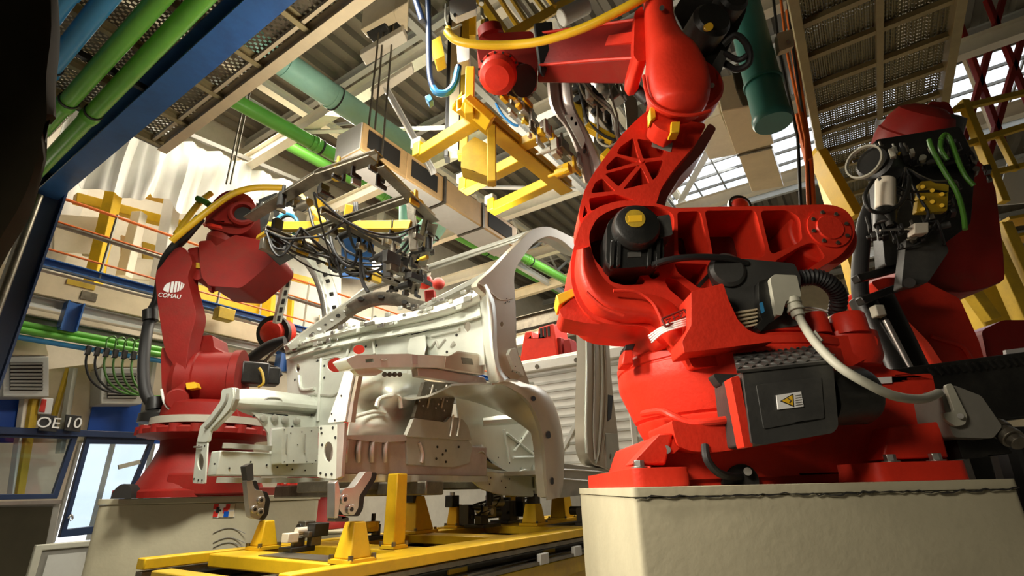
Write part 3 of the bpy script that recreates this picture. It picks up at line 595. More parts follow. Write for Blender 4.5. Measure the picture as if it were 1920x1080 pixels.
tu = MB(); tu.lathe(ax0, Z, [(0, 1.515), (.40, 1.515), (.40, 1.60), (.39, 1.71), (.33, 1.74), (0, 1.74)], 48); tu1 = obj('turret', tu, RED2, L1, ang=30)
tb = MB(); tb.plate(pd(rnd([(300, 770), (330, 752), (440, 752), (448, 790), (440, 800), (305, 800)], 6), YL - .25), [], Y*.5); obj('turret_block', tb, RED2, tu1, bev=.02)
jc = D(398, 716, YL - .05)
jm = MB(); jd = Vector((1, .25, .05)).normalized(); jm.lathe(jc, jd, [(0, -.26), (.24, -.26), (.27, -.22), (.27, -.10), (.255, -.09), (.255, .17), (.275, .18), (.275, .24), (0, .24)], 44); obj('shoulder_housing', jm, RED2, tu1, ang=30)
hb_ = MB(); hb_.plate(pd(rnd([(356, 630), (398, 628), (402, 652), (426, 664), (430, 676), (356, 676)], 4), YL - .1), [], Y*.25); obj('housing_lug', hb_, RED2, tu1, bev=.012)
obj('stop_pad', MB().plate(pd(rnd([(348, 718), (366, 716), (370, 727), (350, 730)], 2), YL - .36), [], Y*.06), LYEL, tu1, bev=.004)
mo = MB(); mo.bar(D(444, 700, YL + .02), D(498, 704, YL + .2), .20, .20); mt1 = obj('shoulder_motor', mo, BLK, L1, bev=.02)
mo = MB(); mo.bar(D(494, 706, YL + .18), D(522, 708, YL + .26), .15, .16); obj('motor_end', mo, BLK, mt1, bev=.015)
obj('motor_lead', MB().tube([D(*q, YL) for q in ((486, 690), (492, 700), (494, 718), (484, 726))], .012, 8, 5), YEL2, mt1)
lk = [(292, 514), (304, 496), (326, 468), (344, 464), (360, 490), (352, 520), (361, 560), (367, 592), (357, 632), (350, 676), (346, 720), (343, 752), (334, 760), (326, 745), (326, 690), (310, 660), (300, 602), (294, 556)]
lkm = MB(); lkm.plate(pd(cr([Vector(q) for q in lk], 4, True), YL - .34), [], Y*.16); link1 = obj('lower_arm', lkm, RED2, L1, bev=.014, seg=3)
fs = MB(); fs.plate(pd(cr([Vector(q) for q in [(304, 650), (326, 688), (328, 745), (318, 768), (306, 755), (302, 700)]], 4, True), YL - .30), [], Y*.14); obj('arm_cover', fs, RED2, link1, bev=.02)
pv = MB(); pv.cyl(D(332, 748, YL - .36), D(332, 748, YL + .1), .085); obj('pivot', pv, RED2, link1, bev=.012)
# emblem and lettering on the arm
ye_ = YL - .343
mk = MB()
ec = (325, 538)
def ell(x_, top): # upper/lower edge of the tilted oval
    s_ = 1 - ((x_ - ec[0])/19.5)**2; h_ = 10.5*math.sqrt(max(0, s_)); return ec[1] - .08*(x_ - ec[0]) + (-h_ if top else h_)
for x0, x1 in ((306.5, 317), (319.3, 324.4), (326.4, 330.6), (332.4, 336), (337.6, 340.4), (341.6, 343.6)):
    n3 = 6; up = [(x0 + (x1-x0)*i/n3 + 2.2, ell(x0 + (x1-x0)*i/n3, 1)) for i in range(n3+1)]; dn = [(x0 + (x1-x0)*i/n3 - .8, ell(x0 + (x1-x0)*i/n3, 0)) for i in range(n3, -1, -1)]
    mk.plate(pd(up + dn, ye_), [], Y*.006)
obj('emblem', mk, WHT, link1)
ex_ = (D(339, 557, ye_) - D(299, 553, ye_)); text('lettering', 'COMAU', .056, D(318, 555, ye_ - .001), ex_, Z + X*.05, WHT, link1, .004)
# elbow and forearm
fo = [(372, 452), (396, 450), (404, 462), (440, 440), (500, 452), (516, 478), (514, 488), (460, 534), (450, 540), (392, 536), (378, 520), (374, 490)]
fm = MB(); fm.plate(pd(rnd(fo, 6), YL - .30), [], Y*.42); f1 = obj('forearm', fm, RED2, L1, bev=.025, seg=3)
fm = MB(); fm.plate(pd(rnd([(352, 466), (372, 462), (384, 470), (384, 520), (366, 526), (352, 510)], 5), YL - .26), [], Y*.3); obj('elbow_joint', fm, RED2, f1, bev=.012)
obj('stop_pad', MB().plate(pd([(362, 492), (380, 493), (380, 503), (362, 502)], YL - .275), [], Y*.05), YEL2, f1, bev=.003)
for q in ([(388, 532), (398, 532), (396, 546), (391, 546)], [(352, 530), (360, 528), (358, 546), (354, 540)]): obj('edge_tab', MB().plate(pd(q, YL - .26), [], Y*.05), RED2, f1, bev=.003)
wa = Vector((.35, -.25, .9)).normalized()
nk = MB(); nk.lathe(D(428, 452, YL - .1), wa, [(0, -.1), (.17, -.1), (.185, 0), (.16, .05), (.15, .09), (0, .09)], 36); obj('wrist_neck', nk, RED2, f1, ang=30)
wd_ = MB(); wd_.lathe(D(424, 434, YL - .1), Vector((.25, -.35, .9)), [(0, 0), (.19, 0), (.205, .02), (.19, .045), (0, .045)], 40); wf = obj('wrist_flange', wd_, RED, f1, ang=30)
ws = MB(); ws.plate(pd(cr([Vector(q) for q in [(386, 424), (388, 398), (402, 374), (424, 358), (446, 358), (470, 370), (480, 392), (478, 416), (462, 434), (440, 440), (410, 432)]], 3, True), YL - .28), [], Y*.30); wr1 = obj('wrist', ws, RED2, L1, bev=.05, seg=4)
ws = MB(); ws.lathe(D(456, 402, YL - .30), (.35, -1, .0), [(0, -.05), (.125, -.05), (.125, .03), (.105, .045), (.085, .045), (.075, .0), (0, .0)], 36); obj('wrist_rim', ws, RED2, wr1, ang=30)
obj('wrist_bore', MB().lathe(D(456, 402, YL - .305), (.35, -1, 0), [(0, 0), (.074, 0), (.074, .006), (0, .006)], 28), HOLE, wr1)
ws = MB(); ws.plate(pd(rnd([(394, 408), (430, 376), (440, 384), (440, 412), (436, 420), (404, 414)], 4), YL - .33), [], Y*.1); obj('wrist_cover', ws, RED2, wr1, bev=.012)
ws = MB(); ws.lathe(D(486, 404, YL - .1), (1, -.1, .15), [(0, -.1), (.16, -.1), (.16, 0), (.12, .01), (.12, .1), (0, .1)], 32); obj('tool_changer', ws, BLK, wr1)
# hoses
h = MB(); h.tube([D(*q, y_) for q, y_ in (((322, 452), 4.0), ((350, 428), 4.0), ((400, 388), 4.05), ((440, 362), 4.1), ((480, 352), 4.2), ((530, 352), 4.3))], .030, 12, 8); yh = obj('hose_pack', h, YHOSE, L1)
h = MB(); h.tube([D(*q, y_) for q, y_ in (((330, 440), 4.15), ((352, 408), 4.2), ((376, 378), 4.25), ((396, 362), 4.3))], .028, 12, 6); obj('hose_pack', h, YHOSE, L1)
obj('hose_clamp', MB().tube([D(*q, 4.2) for q in ((370, 372), (384, 378), (392, 384))], .03, 10, 3), GREENC, yh)
h = MB(); h.tube([D(*q, y_) for q, y_ in (((376, 408), 4.05), ((345, 445), 4.1), ((322, 470), 4.3), ((306, 500), 4.45), ((296, 560), 4.5), ((283, 590), 4.45), ((273, 640), 4.35), ((269, 690), 4.3), ((273, 735), 4.28), ((288, 760), 4.3), ((306, 772), 4.4))], .045, 14, 8); bh = obj('sheathed_hose', h, BLKM, L1)
for q in ((282, 592), (289, 758)):
    obj('hose_collar', MB().lathe(D(*q, 4.42 if q[1] < 700 else 4.3), (-.25, 0, 1), [(0, -.05), (.062, -.05), (.062, .05), (0, .05)], 20), BLK, bh)
obj('hose_base', MB().lathe(D(296, 782, 4.35), Z, [(0, -.05), (.14, -.05), (.14, .02), (.10, .05), (0, .05)], 24), BLK, bh)
wl2 = MB(); wl2.tube([D(*q, 4.15) for q in ((303, 730), (309, 756), (325, 770), (350, 768), (362, 762))], .010, 8, 6); obj('white_lead', wl2, WHT, L1)
# ------------------------------------------------------------------ third robot farther down the line
RB = D(566, 993, 7.0); p2 = thing('concrete_pedestal', 'pale concrete pedestal seen low between the yellow posts under the distant red robot', 'pedestal', (RB.x, RB.y, 0))
obj('pedestal_block', MB().box((RB.x, RB.y + .3, RB.z/2 - .02), 1.15, 1.1, RB.z - .05), CONC, p2, bev=.02)
obj('grout_cap', MB().box((RB.x, RB.y + .3, RB.z - .02), 1.17, 1.12, .03), CONC, p2, bev=.01)
R3 = thing('industrial_robot', 'distant crimson robot behind the van nose, white square labels on its flared base', 'robot', RB)
c3 = Vector((RB.x, RB.y + .25, RB.z))
b3 = obj('base', MB().lathe(c3, Z, [(0, 0), (.48, 0), (.48, .05), (.44, .12), (.38, .28), (.33, .42), (.36, .46), (.46, .47), (.46, .52), (.38, .54), (0, .54)], 48), RED2, R3, ang=30)
for k in range(12):
    an = math.pi + math.pi*k/11; p = c3 + Vector((.44*math.cos(an), .44*math.sin(an), .52)); obj('flange_bolt', MB().cyl(p, p + Z*.03, .022, n=8), RED, b3)
for q in ((540, 957), (550, 957), (540, 973), (550, 973)):
    p = D(*q, RB.y - .17); obj('square_label', MB().box(p, .05, .012, .05), WHT, b3)
obj('cable_opening', MB().plate([Vector((c3.x - .05 + .07*math.cos(t_), c3.y - .485, c3.z + .1*math.sin(t_))) for t_ in [math.pi*i/10 for i in range(11)]], [], Y*.06), HOLE, b3)
t3 = obj('turret', MB().lathe(c3, Z, [(0, .54), (.34, .54), (.36, .9), (.30, 1.0), (0, 1.0)], 36), RED2, R3, ang=30)
a3 = MB(); a3.plate(pd(rnd([(560, 900), (640, 900), (650, 700), (632, 664), (606, 660), (590, 700)], 10), 7.2), [], Y*.3); obj('lower_arm', a3, RED, R3, bev=.03)
e3 = MB(); e3.lathe(D(628, 682, 6.95), (.3, -1, 0), [(0, -.3), (.20, -.3), (.20, 0), (.16, .06), (0, .06)], 32); obj('elbow_joint', e3, RED, R3, ang=30)
f3 = MB(); f3.bar(D(640, 676, 7.1), D(700, 636, 7.3), .3, .3); obj('forearm', f3, RED, R3, bev=.03)
m3_ = MB(); m3_.lathe(D(512, 624, 6.7), (-.1, -1, -.25), [(0, -.25), (.20, -.25), (.20, 0), (.165, .02), (.15, .07), (.08, .10), (0, .10)], 36); w3 = obj('wrist_cap', m3_, RED, R3, ang=30)
obj('cap_ring', MB().lathe(D(512, 624, 6.7), (-.1, -1, -.25), [(.165, -.06), (.235, -.06), (.235, .015), (.165, .015)], 36), BLK, w3)
ar3 = MB(); ar3.bar(D(520, 640, 6.95), D(630, 690, 7.15), .2, .2); obj('wrist_link', ar3, BLK, R3, bev=.03)
h = MB()
h.tube([D(*q, 6.5) for q in ((535, 640), (508, 648), (478, 668), (458, 690))], .075, 12, 6); h2_ = obj('sheathed_hose', h, BLKM, R3)
for k in range(5): obj('loose_cable', MB().tube([D(*q, 6.3) for q in ((532 - k*6, 645 + k*5), (505 - k*3, 668 + k*4), (500 + k*5, 690), (520 + k*2, 712 - k*2))], .016, 8, 5), random.choice((BLKM, YEL2, DSTEEL)), h2_)
# ------------------------------------------------------------------ unpainted van body
def pa(pts, v): return [A(p[0], p[1], v) for p in pts]
def pf(pts, u): return [F(p[0], p[1], u) for p in pts]
def oval(cx_, cy_, rx, ry, n=14): return [(cx_ + rx*math.cos(2*math.pi*i/n), cy_ + ry*math.sin(2*math.pi*i/n)) for i in range(n)]
VAN = thing('van_body', 'bare silver unpainted van body shell with open nose, standing on yellow posts', 'vehicle body', B(2.9, 2.9, .94))
def sideplate(name, pts, v, t, m, holes=(), parent=VAN, bev=.003, r=0, **k):
    o_ = rnd(pts, r, 4) if r else pts
    return obj(name, MB().plate(pa(o_, v), [pa(h_, v) for h_ in holes], V*t), m, parent, bev=bev, **k)
def frontplate(name, pts, u, t, m, holes=(), parent=VAN, bev=.003, r=0, **k):
    o_ = rnd(pts, r, 4) if r else pts
    return obj(name, MB().plate(pf(o_, u), [pf(h_, u) for h_ in holes], U*t), m, parent, bev=bev, **k)
def dots(name, pts, fn, c, r, m, parent, nrm):
    if len(pts) <= 8:
        for x_, y_ in pts: p = fn(x_, y_, c); obj(name.replace('_pattern', ''), MB().cyl(p, p - nrm*.0025, r, n=10), m, parent)
        return
    mb = MB()
    for x_, y_ in pts: p = fn(x_, y_, c); mb.cyl(p, p - nrm*.0025, r, n=10)
    return obj(name, mb, m, parent)
# near chassis rail with its end plate and strut
UF = 1.75
ep = frontplate('end_plate', [(598, 798), (632, 796), (630, 899), (595, 895)], UF, .008, GALV, [oval(616, 847, 8.5, 19)], r=3)
frontplate('end_plate_return', [(632, 796), (646, 792), (640, 894), (630, 899)], UF + .002, .02, PINK, parent=ep)
frontplate('plate_opening', oval(616, 847, 9.5, 20), UF + .05, .004, DSTEEL, parent=ep, bev=0)
dots('bolt_hole_pattern', [(602, 803), (624, 802), (603, 812), (601, 887), (611, 890), (622, 889), (604, 834), (629, 820)], F, UF - .001, .007, HOLE, ep, U)
su = frontplate('front_strut', [(614, 793), (622, 768), (634, 735), (645, 698), (648, 673), (664, 671), (663, 700), (655, 738), (647, 790)], UF - .004, .012, WHITE, r=3)
frontplate('strut_side', [(655, 738), (663, 701), (673, 700), (664, 745), (658, 791), (647, 791)], UF + .01, .03, TAUPE, parent=su)
frontplate('tinted_patch', [(651, 755), (663, 752), (658, 791), (647, 791)], UF + .008, .003, PINK, parent=su, bev=0)
dots('bolt_hole_pattern', [(650, 678), (659, 676), (657, 688), (640, 742), (622, 776), (628, 788)], F, UF - .005, .005, HOLE, su, U)
# far end plate and strut
ep2 = frontplate('end_plate', [(369, 827), (389, 827), (384, 907), (361, 906)], UF, .01, GALV, [oval(376, 866, 6, 16)], r=3)
frontplate('plate_opening', oval(376, 866, 7, 17), UF + .03, .004, GALV2, parent=ep2, bev=0)
dots('bolt_hole_pattern', [(364, 898), (372, 900), (379, 900), (373, 836), (384, 836)], F, UF - .001, .006, HOLE, ep2, U)
su2 = frontplate('front_strut', [(369, 829), (375, 800), (389, 786), (413, 752), (416, 730), (437, 726), (437, 747), (430, 768), (394, 806), (389, 829)], UF - .004, .02, GALV, r=4)
obj('strut_bead', MB().tube([F(*q, UF - .006) for q in ((428, 738), (422, 757), (398, 790), (386, 802))], .011, 8, 5), GALV2, su2)
frontplate('strut_side', [(437, 726), (441, 728), (441, 748), (433, 770), (396, 808), (394, 804), (430, 766)], UF + .004, .03, GALV2, parent=su2)
obj('strut_pin', MB().cyl(F(364, 838, UF - .01), F(378, 838, UF - .01), .006), STEEL, su2)
# far chassis rail with wavy flanges
fr_ = MB(); fr_.bar(B(1.78, 3.47, 1.195), B(4.3, 3.47, 1.195), .11, .15); rail2 = obj('chassis_rail', fr_, GALV, VAN, bev=.008)
for z0, nm in ((1.295, 1), (1.09, 2)):
    up_, lo_ = [], []
    for i in range(90):
        u_ = 1.78 + i*.0275; w_ = .006*math.sin(i*.9) if u_ < 3.0 else 0
        up_.append(B(u_, 3.40 + w_, z0 + .02)); lo_.append(B(u_, 3.40 - w_, z0 - .012))
    obj('spot_weld_flange', MB().sheet([up_, lo_], .006), GALV2, rail2)
dots('punched_hole_pattern', [(500, 872), (512, 867), (520, 876), (538, 872), (548, 880), (560, 865), (572, 882), (586, 868), (430, 878), (455, 882), (470, 866), (402, 870)], A, 3.412, .006, HOLE, rail2, V)
# far engine bay: upper rail, inner wing and box section
ur = MB(); ur.sheet([[A(x_, y_, v_) for x_, y_ in row] for row, v_ in (
    (((436, 733), (470, 732), (510, 735), (560, 742), (640, 752)), 3.76), (((436, 742), (470, 743), (510, 746), (560, 752), (640, 760)), 3.66),
    (((437, 752), (470, 756), (510, 758), (560, 762), (640, 770)), 3.63), (((437, 762), (470, 766), (510, 768), (560, 772), (640, 780)), 3.70))], .012, 3)
uro = obj('upper_rail', ur, GALV, VAN)
obj('pressed_bead', MB().tube([A(*q, 3.63) for q in ((455, 752), (490, 752), (505, 746), (525, 748), (535, 756), (590, 760))], .008, 8, 5), GALV2, uro)
sideplate('slot', [(488, 742), (502, 744), (502, 748), (488, 746)], 3.645, .004, HOLE, parent=uro, bev=0)
sideplate('inner_wing', [(438, 762), (470, 768), (520, 772), (640, 780), (640, 806), (528, 806), (508, 806), (500, 800), (480, 782), (452, 772)], 3.72, .01, GALV, parent=VAN, r=6)
iw = sideplate('wing_bracket', [(470, 772), (600, 782), (600, 812), (530, 806), (520, 846), (505, 846), (503, 812), (486, 786)], 3.66, .02, GALV, r=5)
for cx_, cy_ in ((494, 784), (514, 784), (534, 788), (556, 790)):
    obj('pressed_dome', MB().lathe(A(cx_, cy_, 3.655), -V, [(0, 0), (.030, 0), (.026, .014), (.012, .02), (0, .02)], 20), GALV2, iw)
dots('punched_hole_pattern', [(476, 780), (512, 778), (556, 789), (548, 800), (584, 778)], A, 3.652, .009, HOLE, iw, V)
bx_ = sideplate('crossmember_box', [(529, 802), (597, 800), (596, 868), (528, 870)], 3.28, .12, GALV, r=3, bev=.006)
for x_ in (538, 572): obj('pressed_groove', MB().tube([A(x_, 814, 3.277), A(x_ - 1, 832, 3.275), A(x_ - 1, 850, 3.277)], .005, 8, 4), GALV2, bx_)
dots('punched_hole_pattern', [(533, 806), (545, 812), (566, 810), (584, 808), (558, 834), (533, 866), (550, 864), (575, 866), (592, 864)], A, 3.279, .004, HOLE, bx_, V)
obj('round_strut', MB().cyl(A(521, 802, 3.5), A(519, 856, 3.5), .05), WHITE, bx_)
# bulkhead: pressed panel on the plane square to the line
UD = 2.6
rows = [
 [(533, 650), (580, 634), (640, 617), (700, 602), (760, 590), (820, 576), (870, 558), (899, 540)],
 [(535, 656), (580, 641), (640, 625), (700, 611), (760, 600), (820, 586), (870, 569), (900, 553)],
 [(537, 664), (580, 650), (640, 635), (700, 622), (760, 611), (820, 598), (870, 582), (901, 570)],
 [(538, 676), (580, 662), (640, 649), (700, 637), (760, 627), (820, 616), (870, 604), (902, 594)],
 [(539, 700), (580, 690), (640, 676), (700, 664), (760, 656), (820, 650), (870, 642), (904, 634)],
 [(540, 730), (580, 724), (640, 712), (700, 702), (760, 696), (820, 690), (870, 684), (908, 680)]]
dep = [.06, -.05, .02, -.03, .0, 0]
top = rows[:4]
dsh = MB(); dsh.sheet([[F(x_, y_, UD + d_) for x_, y_ in r_] for r_, d_ in zip(top, dep)], .012, 3)
cowl = obj('cowl_panel', dsh, GALV, VAN, ang=50)
lowp = [(537, 674), (580, 660), (640, 647), (700, 635), (760, 625), (820, 614), (870, 602), (902, 592), (906, 640), (908, 684), (760, 700), (668, 704), (640, 800), (560, 802), (541, 790)]
dash = frontplate('bulkhead', lowp, UD + .01, .012, GALV, [oval(629, 684, 17, 14), oval(672, 655, 12, 9), oval(876, 612, 6, 10), oval(558, 690, 4, 8)])
for q in (((800, 645), (808, 652), (818, 640), (822, 652), (832, 640), (836, 636)), ((852, 640), (846, 650), (854, 645)), ((560, 745), (590, 740), (625, 742), (640, 730)), ((545, 760), (580, 755))):
    obj('pressed_bead', MB().tube([F(*p, UD + .008) for p in q], .009, 8, 4), GALV2, dash)
for q in (((602, 672), (600, 720), (596, 790)), ((660, 636), (650, 668)), ((700, 636), (702, 664)), ((590, 668), (640, 655)), ((810, 630), (862, 618)), ((700, 622), (860, 596)), ((560, 705), (566, 730), (590, 728))):
    obj('stiffening_rib', MB().tube([F(*p, UD + .004) for p in q], .014, 10, 4), GALV, dash)
dots('punched_hole_pattern', [(596, 676), (608, 686), (608, 708), (645, 690), (655, 660), (686, 650), (706, 648), (700, 658), (553, 712), (838, 660), (856, 628), (780, 640), (840, 610), (662, 640), (590, 740)], F, UD + .008, .010, HOLE, dash, U)
random.seed(3)
for k in range(44):
    x_ = 545 + k*7.9; t_ = (x_ - 533)/366; y_ = 652 - 105*t_ + random.uniform(-6, 22) - 8*math.sin(t_*3.1)
    p = F(x_, y_, UD - .06); r_ = random.uniform(.010, .022)
    obj('cowl_bracket', MB().box(p, r_*random.uniform(1.2, 3.4), r_, r_*random.uniform(1, 2), (V, U, Z)), random.choice((GALV, GALV2, STEEL)), cowl, bev=.003)
cbk = MB(); cbk.loft([[F(x_, y_, u_) for x_, y_, u_ in q] for q in (
    ((768, 634, 2.56), (798, 628, 2.56), (798, 628, 2.64), (768, 634, 2.64)), ((762, 654, 2.50), (800, 650, 2.50), (800, 650, 2.64), (762, 654, 2.64)),
    ((764, 664, 2.48), (797, 662, 2.48), (797, 662, 2.64), (764, 664, 2.64)), ((763, 706, 2.50), (796, 704, 2.50), (796, 704, 2.64), (763, 706, 2.64)))])
obj('tunnel_bracket', cbk, GALV, VAN, bev=.01)
# near upper rail
urail = sideplate('upper_rail', [(648, 674), (670, 665), (766, 663), (781, 665), (842, 667), (858, 658), (897, 663), (909, 682), (908, 703), (860, 697), (820, 689), (766, 688), (704, 689), (662, 692)], 2.0, .10, GALV, [[(685, 673), (700, 672), (701, 679), (686, 680)]], r=4, bev=.006)
sideplate('tinted_patch', [(772, 665), (783, 665), (783, 683), (773, 682)], 1.998, .002, PINK, parent=urail, bev=0)
sideplate('tinted_end', [(836, 669), (858, 661), (896, 666), (906, 684), (905, 700), (862, 694), (834, 689)], 1.997, .003, TAUPE, parent=urail, bev=.001)
sideplate('rail_slot', [(865, 670), (885, 672), (888, 684), (868, 682)], 1.995, .003, DSTEEL, parent=urail, bev=0)
sideplate('lower_lip', [(783, 690), (820, 692), (862, 700), (908, 707), (914, 719), (880, 721), (830, 712), (785, 705)], 2.02, .05, PINK, parent=urail)
obj('latch_ring', MB().tube([A(720 + 6*math.cos(t_), 672 + 4*math.sin(t_), 1.997) for t_ in [math.pi*k/8 for k in range(9)]], .003, 6), GALV2, urail)
for k in range(4): obj('weld_nut', MB().cyl(A(721 + 9.5*k, 702, 2.1), A(721 + 9.5*k, 702, 2.14), .014, n=14), DSTEEL, urail)
gs = sideplate('gusset', [(662, 692), (704, 690), (720, 696), (706, 704), (674, 704)], 2.03, .03, GALV, bev=.004, r=4)
# inner wing near side, hammered looking pressing
g = []
for j in range(8):
    row = []
    for i in range(9):
        s_, t_ = i/8, j/7
        x_ = (668 + (650-668)*t_)*(1-s_) + (796 + (760-796)*t_)*s_; y_ = 702 + t_*114
        bump = .05*math.exp(-((s_-.62)**2/.02 + (t_-.35)**2/.03)) - .06*math.exp(-((s_-.3)**2/.03 + (t_-.45)**2/.02)) + .06*math.exp(-((s_-.45)**2/.06 + (t_-.80)**2/.008)) - .05*math.exp(-((s_-.75)**2/.02 + (t_-.6)**2/.02)) + .04*math.exp(-((s_-.2)**2/.01 + (t_-.15)**2/.02))
        row.append(A(x_, y_, 2.42 - bump*1.5))
    g.append(row)
obj('inner_wing', MB().sheet(g, .012, 3), GALV, VAN, ang=60)
obj('pressed_bead', MB().tube([A(*q, 2.36) for q in ((706, 762), (712, 748), (735, 742), (748, 745), (752, 765))], .014, 8, 6), GALV, VAN)
obj('pressed_bead', MB().tube([A(*q, 2.37) for q in ((664, 782), (700, 772), (722, 775))], .012, 8, 6), GALV, VAN)
# perforated closing panel beside the wheel arch
dp_ = sideplate('closing_panel', [(796, 715), (857, 718), (846, 784), (835, 796), (776, 784)], 2.30, .03, DSTEEL, r=3, bev=.004)
for x0 in (812, 838): obj('pressed_bead', MB().tube([A(x0, 722, 2.297), A(x0 - 6, 745, 2.295), A(x0 - 11, 765, 2.297)], .007, 8, 4), TAUPE, dp_)
dots('punched_hole_pattern', [(800, 742), (786, 752), (793, 761), (817, 731), (827, 748), (822, 758), (817, 765), (840, 745), (838, 752), (833, 770), (806, 728), (845, 728)], A, 2.298, .006, WHT, dp_, V)
sideplate('rail_top_plate', [(776, 784), (836, 792), (846, 780), (868, 786), (878, 800), (884, 826), (762, 818)], 2.27, .03, GALV2, r=3)
for x0 in (850, 863): obj('pressed_bead', MB().tube([A(x0, 778, 2.265), A(x0 - 3, 800, 2.262), A(x0 - 6, 818, 2.265)], .007, 8, 4), GALV, VAN)
# near chassis rail
nr = MB(); nr.bar(B(1.79, 2.35, 1.19), B(3.1, 2.35, 1.19), .10, .20); rail1 = obj('chassis_rail', nr, PINK, VAN, bev=.008)
for x_ in (648, 672, 697, 722): obj('crush_rib', MB().tube([A(x_ + 2, 824, 2.296), A(x_, 846, 2.285), A(x_, 866, 2.296)], .014, 8, 4), PINK, rail1)
sideplate('rail_sleeve', [(762, 817), (876, 823), (886, 836), (880, 868), (850, 876), (764, 871)], 2.285, .02, GALV2, parent=rail1, r=3)
sideplate('rail_reinforcement', [(645, 816), (762, 815), (764, 826), (720, 830), (646, 822)], 2.28, .03, PINK, parent=rail1, r=2)
obj('bright_crease', MB().tube([A(*q, 2.28) for q in ((786, 830), (792, 850), (790, 868))], .012, 8, 4), PINK, rail1)
up_, lo_ = [], []
for i in range(70):
    u_ = 1.80 + i*.0185; w_ = .006*math.sin(i*.9) if u_ < 2.4 else 0
    up_.append(B(u_, 2.28 + w_, 1.092)); lo_.append(B(u_, 2.28 - w_, 1.055))
obj('spot_weld_flange', MB().sheet([up_, lo_], .008), GALV2, rail1)
dots('punched_hole_pattern', [(836, 845), (836, 866), (820, 838), (818, 860), (860, 838), (830, 852)], A, 2.283, .008, HOLE, rail1, V)
# wheel arch: liner, inner wall and outer lip
lin = [(846, 720), (880, 718), (916, 718), (944, 720), (978, 741), (999, 770), (1013, 809), (1019, 847), (1022, 890), (1026, 930)]
l_ = cr([A(*q, 1.96) for q in lin], 4)
dk = [1 - .86*min(1, max(0, (i/(len(l_)-1) - .36)/.30)) for i in range(len(l_))]
obj('wheel_arch_liner', MB().sheet([[p + V*.52*t_*k_ - Z*.05*math.sin(math.pi*t_)*k_ for p, k_ in zip(l_, dk)] for t_ in (0, .15, .35, .6, .8, 1)], .012), GALV2, VAN, ang=60)
wi = sideplate('wheel_arch_wall', [(852, 716), (1000, 716), (1040, 800), (1042, 918), (1008, 934), (936, 928), (905, 918), (880, 888), (866, 840)], 2.47, .012, GALV, bev=.002)
for q in (((950, 812), (975, 832), (1000, 852)), ((992, 806), (978, 826), (964, 846)), ((945, 806), (952, 840), (956, 868)), ((962, 858), (1008, 856)), ((979, 876), (980, 905)), ((1000, 872), (1002, 915))):
    obj('stiffening_rib', MB().tube([A(*p, 2.463) for p in q], .011, 8, 4), GALV, wi)
ld = MB(); ld.sheet([[A(x_, y_, v_) for x_, y_ in q] for q, v_ in ((((905, 786), (945, 780), (990, 781)), 2.30), (((906, 793), (945, 791), (990, 788)), 2.24), (((906, 797), (945, 795), (990, 792)), 2.40))], .008, 3); obj('liner_ledge', ld, GALV, wi)
tl_ = MB(); tl_.loft([[A(890, 836, 2.45), A(904, 832, 2.45), A(916, 850, 2.45)], [A(893, 850, 2.30), A(905, 845, 2.28), A(925, 872, 2.32)], [A(905, 878, 2.42), A(912, 874, 2.42), A(958, 886, 2.44)]]); obj('subframe_lug', tl_, GALV2, wi, bev=.01)
sideplate('lower_closing_panel', [(868, 842), (880, 862), (912, 884), (960, 888), (990, 878), (1002, 932), (936, 928), (904, 917), (876, 892)], 2.40, .02, GALV, parent=wi, r=6)
dots('punched_hole_pattern', [(890, 872), (900, 890), (920, 896), (940, 902), (955, 898), (918, 908), (948, 914), (1000, 846), (1006, 840), (978, 822), (934, 858), (908, 846), (955, 868)], A, 2.392, .006, HOLE, wi, V)
# outer side panel: front pillar and door opening arch
pil = [(895, 537), (902, 524), (924, 505), (952, 475), (977, 450), (999, 430), (1027, 425), (1054, 436), (1090, 458), (1090, 476), (1072, 466), (1054, 451), (1032, 443), (1015, 447), (999, 458), (982, 480), (968, 502), (964, 522), (965, 555), (967, 595), (967, 632), (972, 662), (984, 694), (992, 722), (970, 716), (950, 704), (936, 680), (930, 640), (926, 590), (918, 560)]
pl_ = sideplate('front_pillar', cr([Vector(q) for q in pil], 3, True), 1.90, .05, TAUPE, bev=.012, seg=3, holes=[oval(941, 608, 3, 5)])
fl_ = MB()
rows = [[(893, 538), (897, 548), (903, 596), (906, 650), (914, 704), (920, 720)], [(902, 540), (906, 552), (911, 598), (914, 648), (922, 700), (930, 718)], [(908, 536), (916, 556), (922, 600), (924, 650), (932, 696), (944, 716)], [(912, 532), (928, 562), (933, 604), (934, 648), (940, 690), (956, 712)]]
fl_.sheet([[A(x_, y_, v_) for x_, y_ in r_] for r_, v_ in zip(rows, (1.97, 1.93, 1.885, 1.905))], .008, 3); obj('wing_flange', fl_, GALV, pl_, ang=60)
inn = [(1090, 470), (1072, 462), (1052, 448), (1034, 441), (1014, 446), (998, 458), (981, 481), (968, 502), (964, 524), (966, 560), (968, 600), (968, 634)]
i_ = cr([A(*q, 1.915) for q in inn], 4); obj('door_seal_flange', MB().sheet([i_, [p + V*.06 for p in i_], [p + V*.09 + U*.035 - Z*.01 for p in i_], [p + V*.14 + U*.035 - Z*.01 for p in i_]], .006), GALV2, pl_)
obj('panel_crease', MB().tube([A(*q, 1.898) for q in ((898, 532), (920, 548), (938, 562), (962, 560))], .004, 6, 5), TAUPE, pl_)
dots('punched_hole_pattern', [(950, 560), (954, 562), (951, 565), (955, 566), (948, 568)], A, 1.898, .004, HOLE, pl_, V)
hb = sideplate('hinge_bracket', [(954, 664), (958, 654), (968, 652), (972, 668), (980, 690), (984, 706), (966, 694)], 1.875, .03, GALV, r=3, parent=pl_)
dots('punched_hole_pattern', [(966, 687), (961, 694), (968, 698), (960, 697)], A, 1.873, .004, HOLE, hb, V)
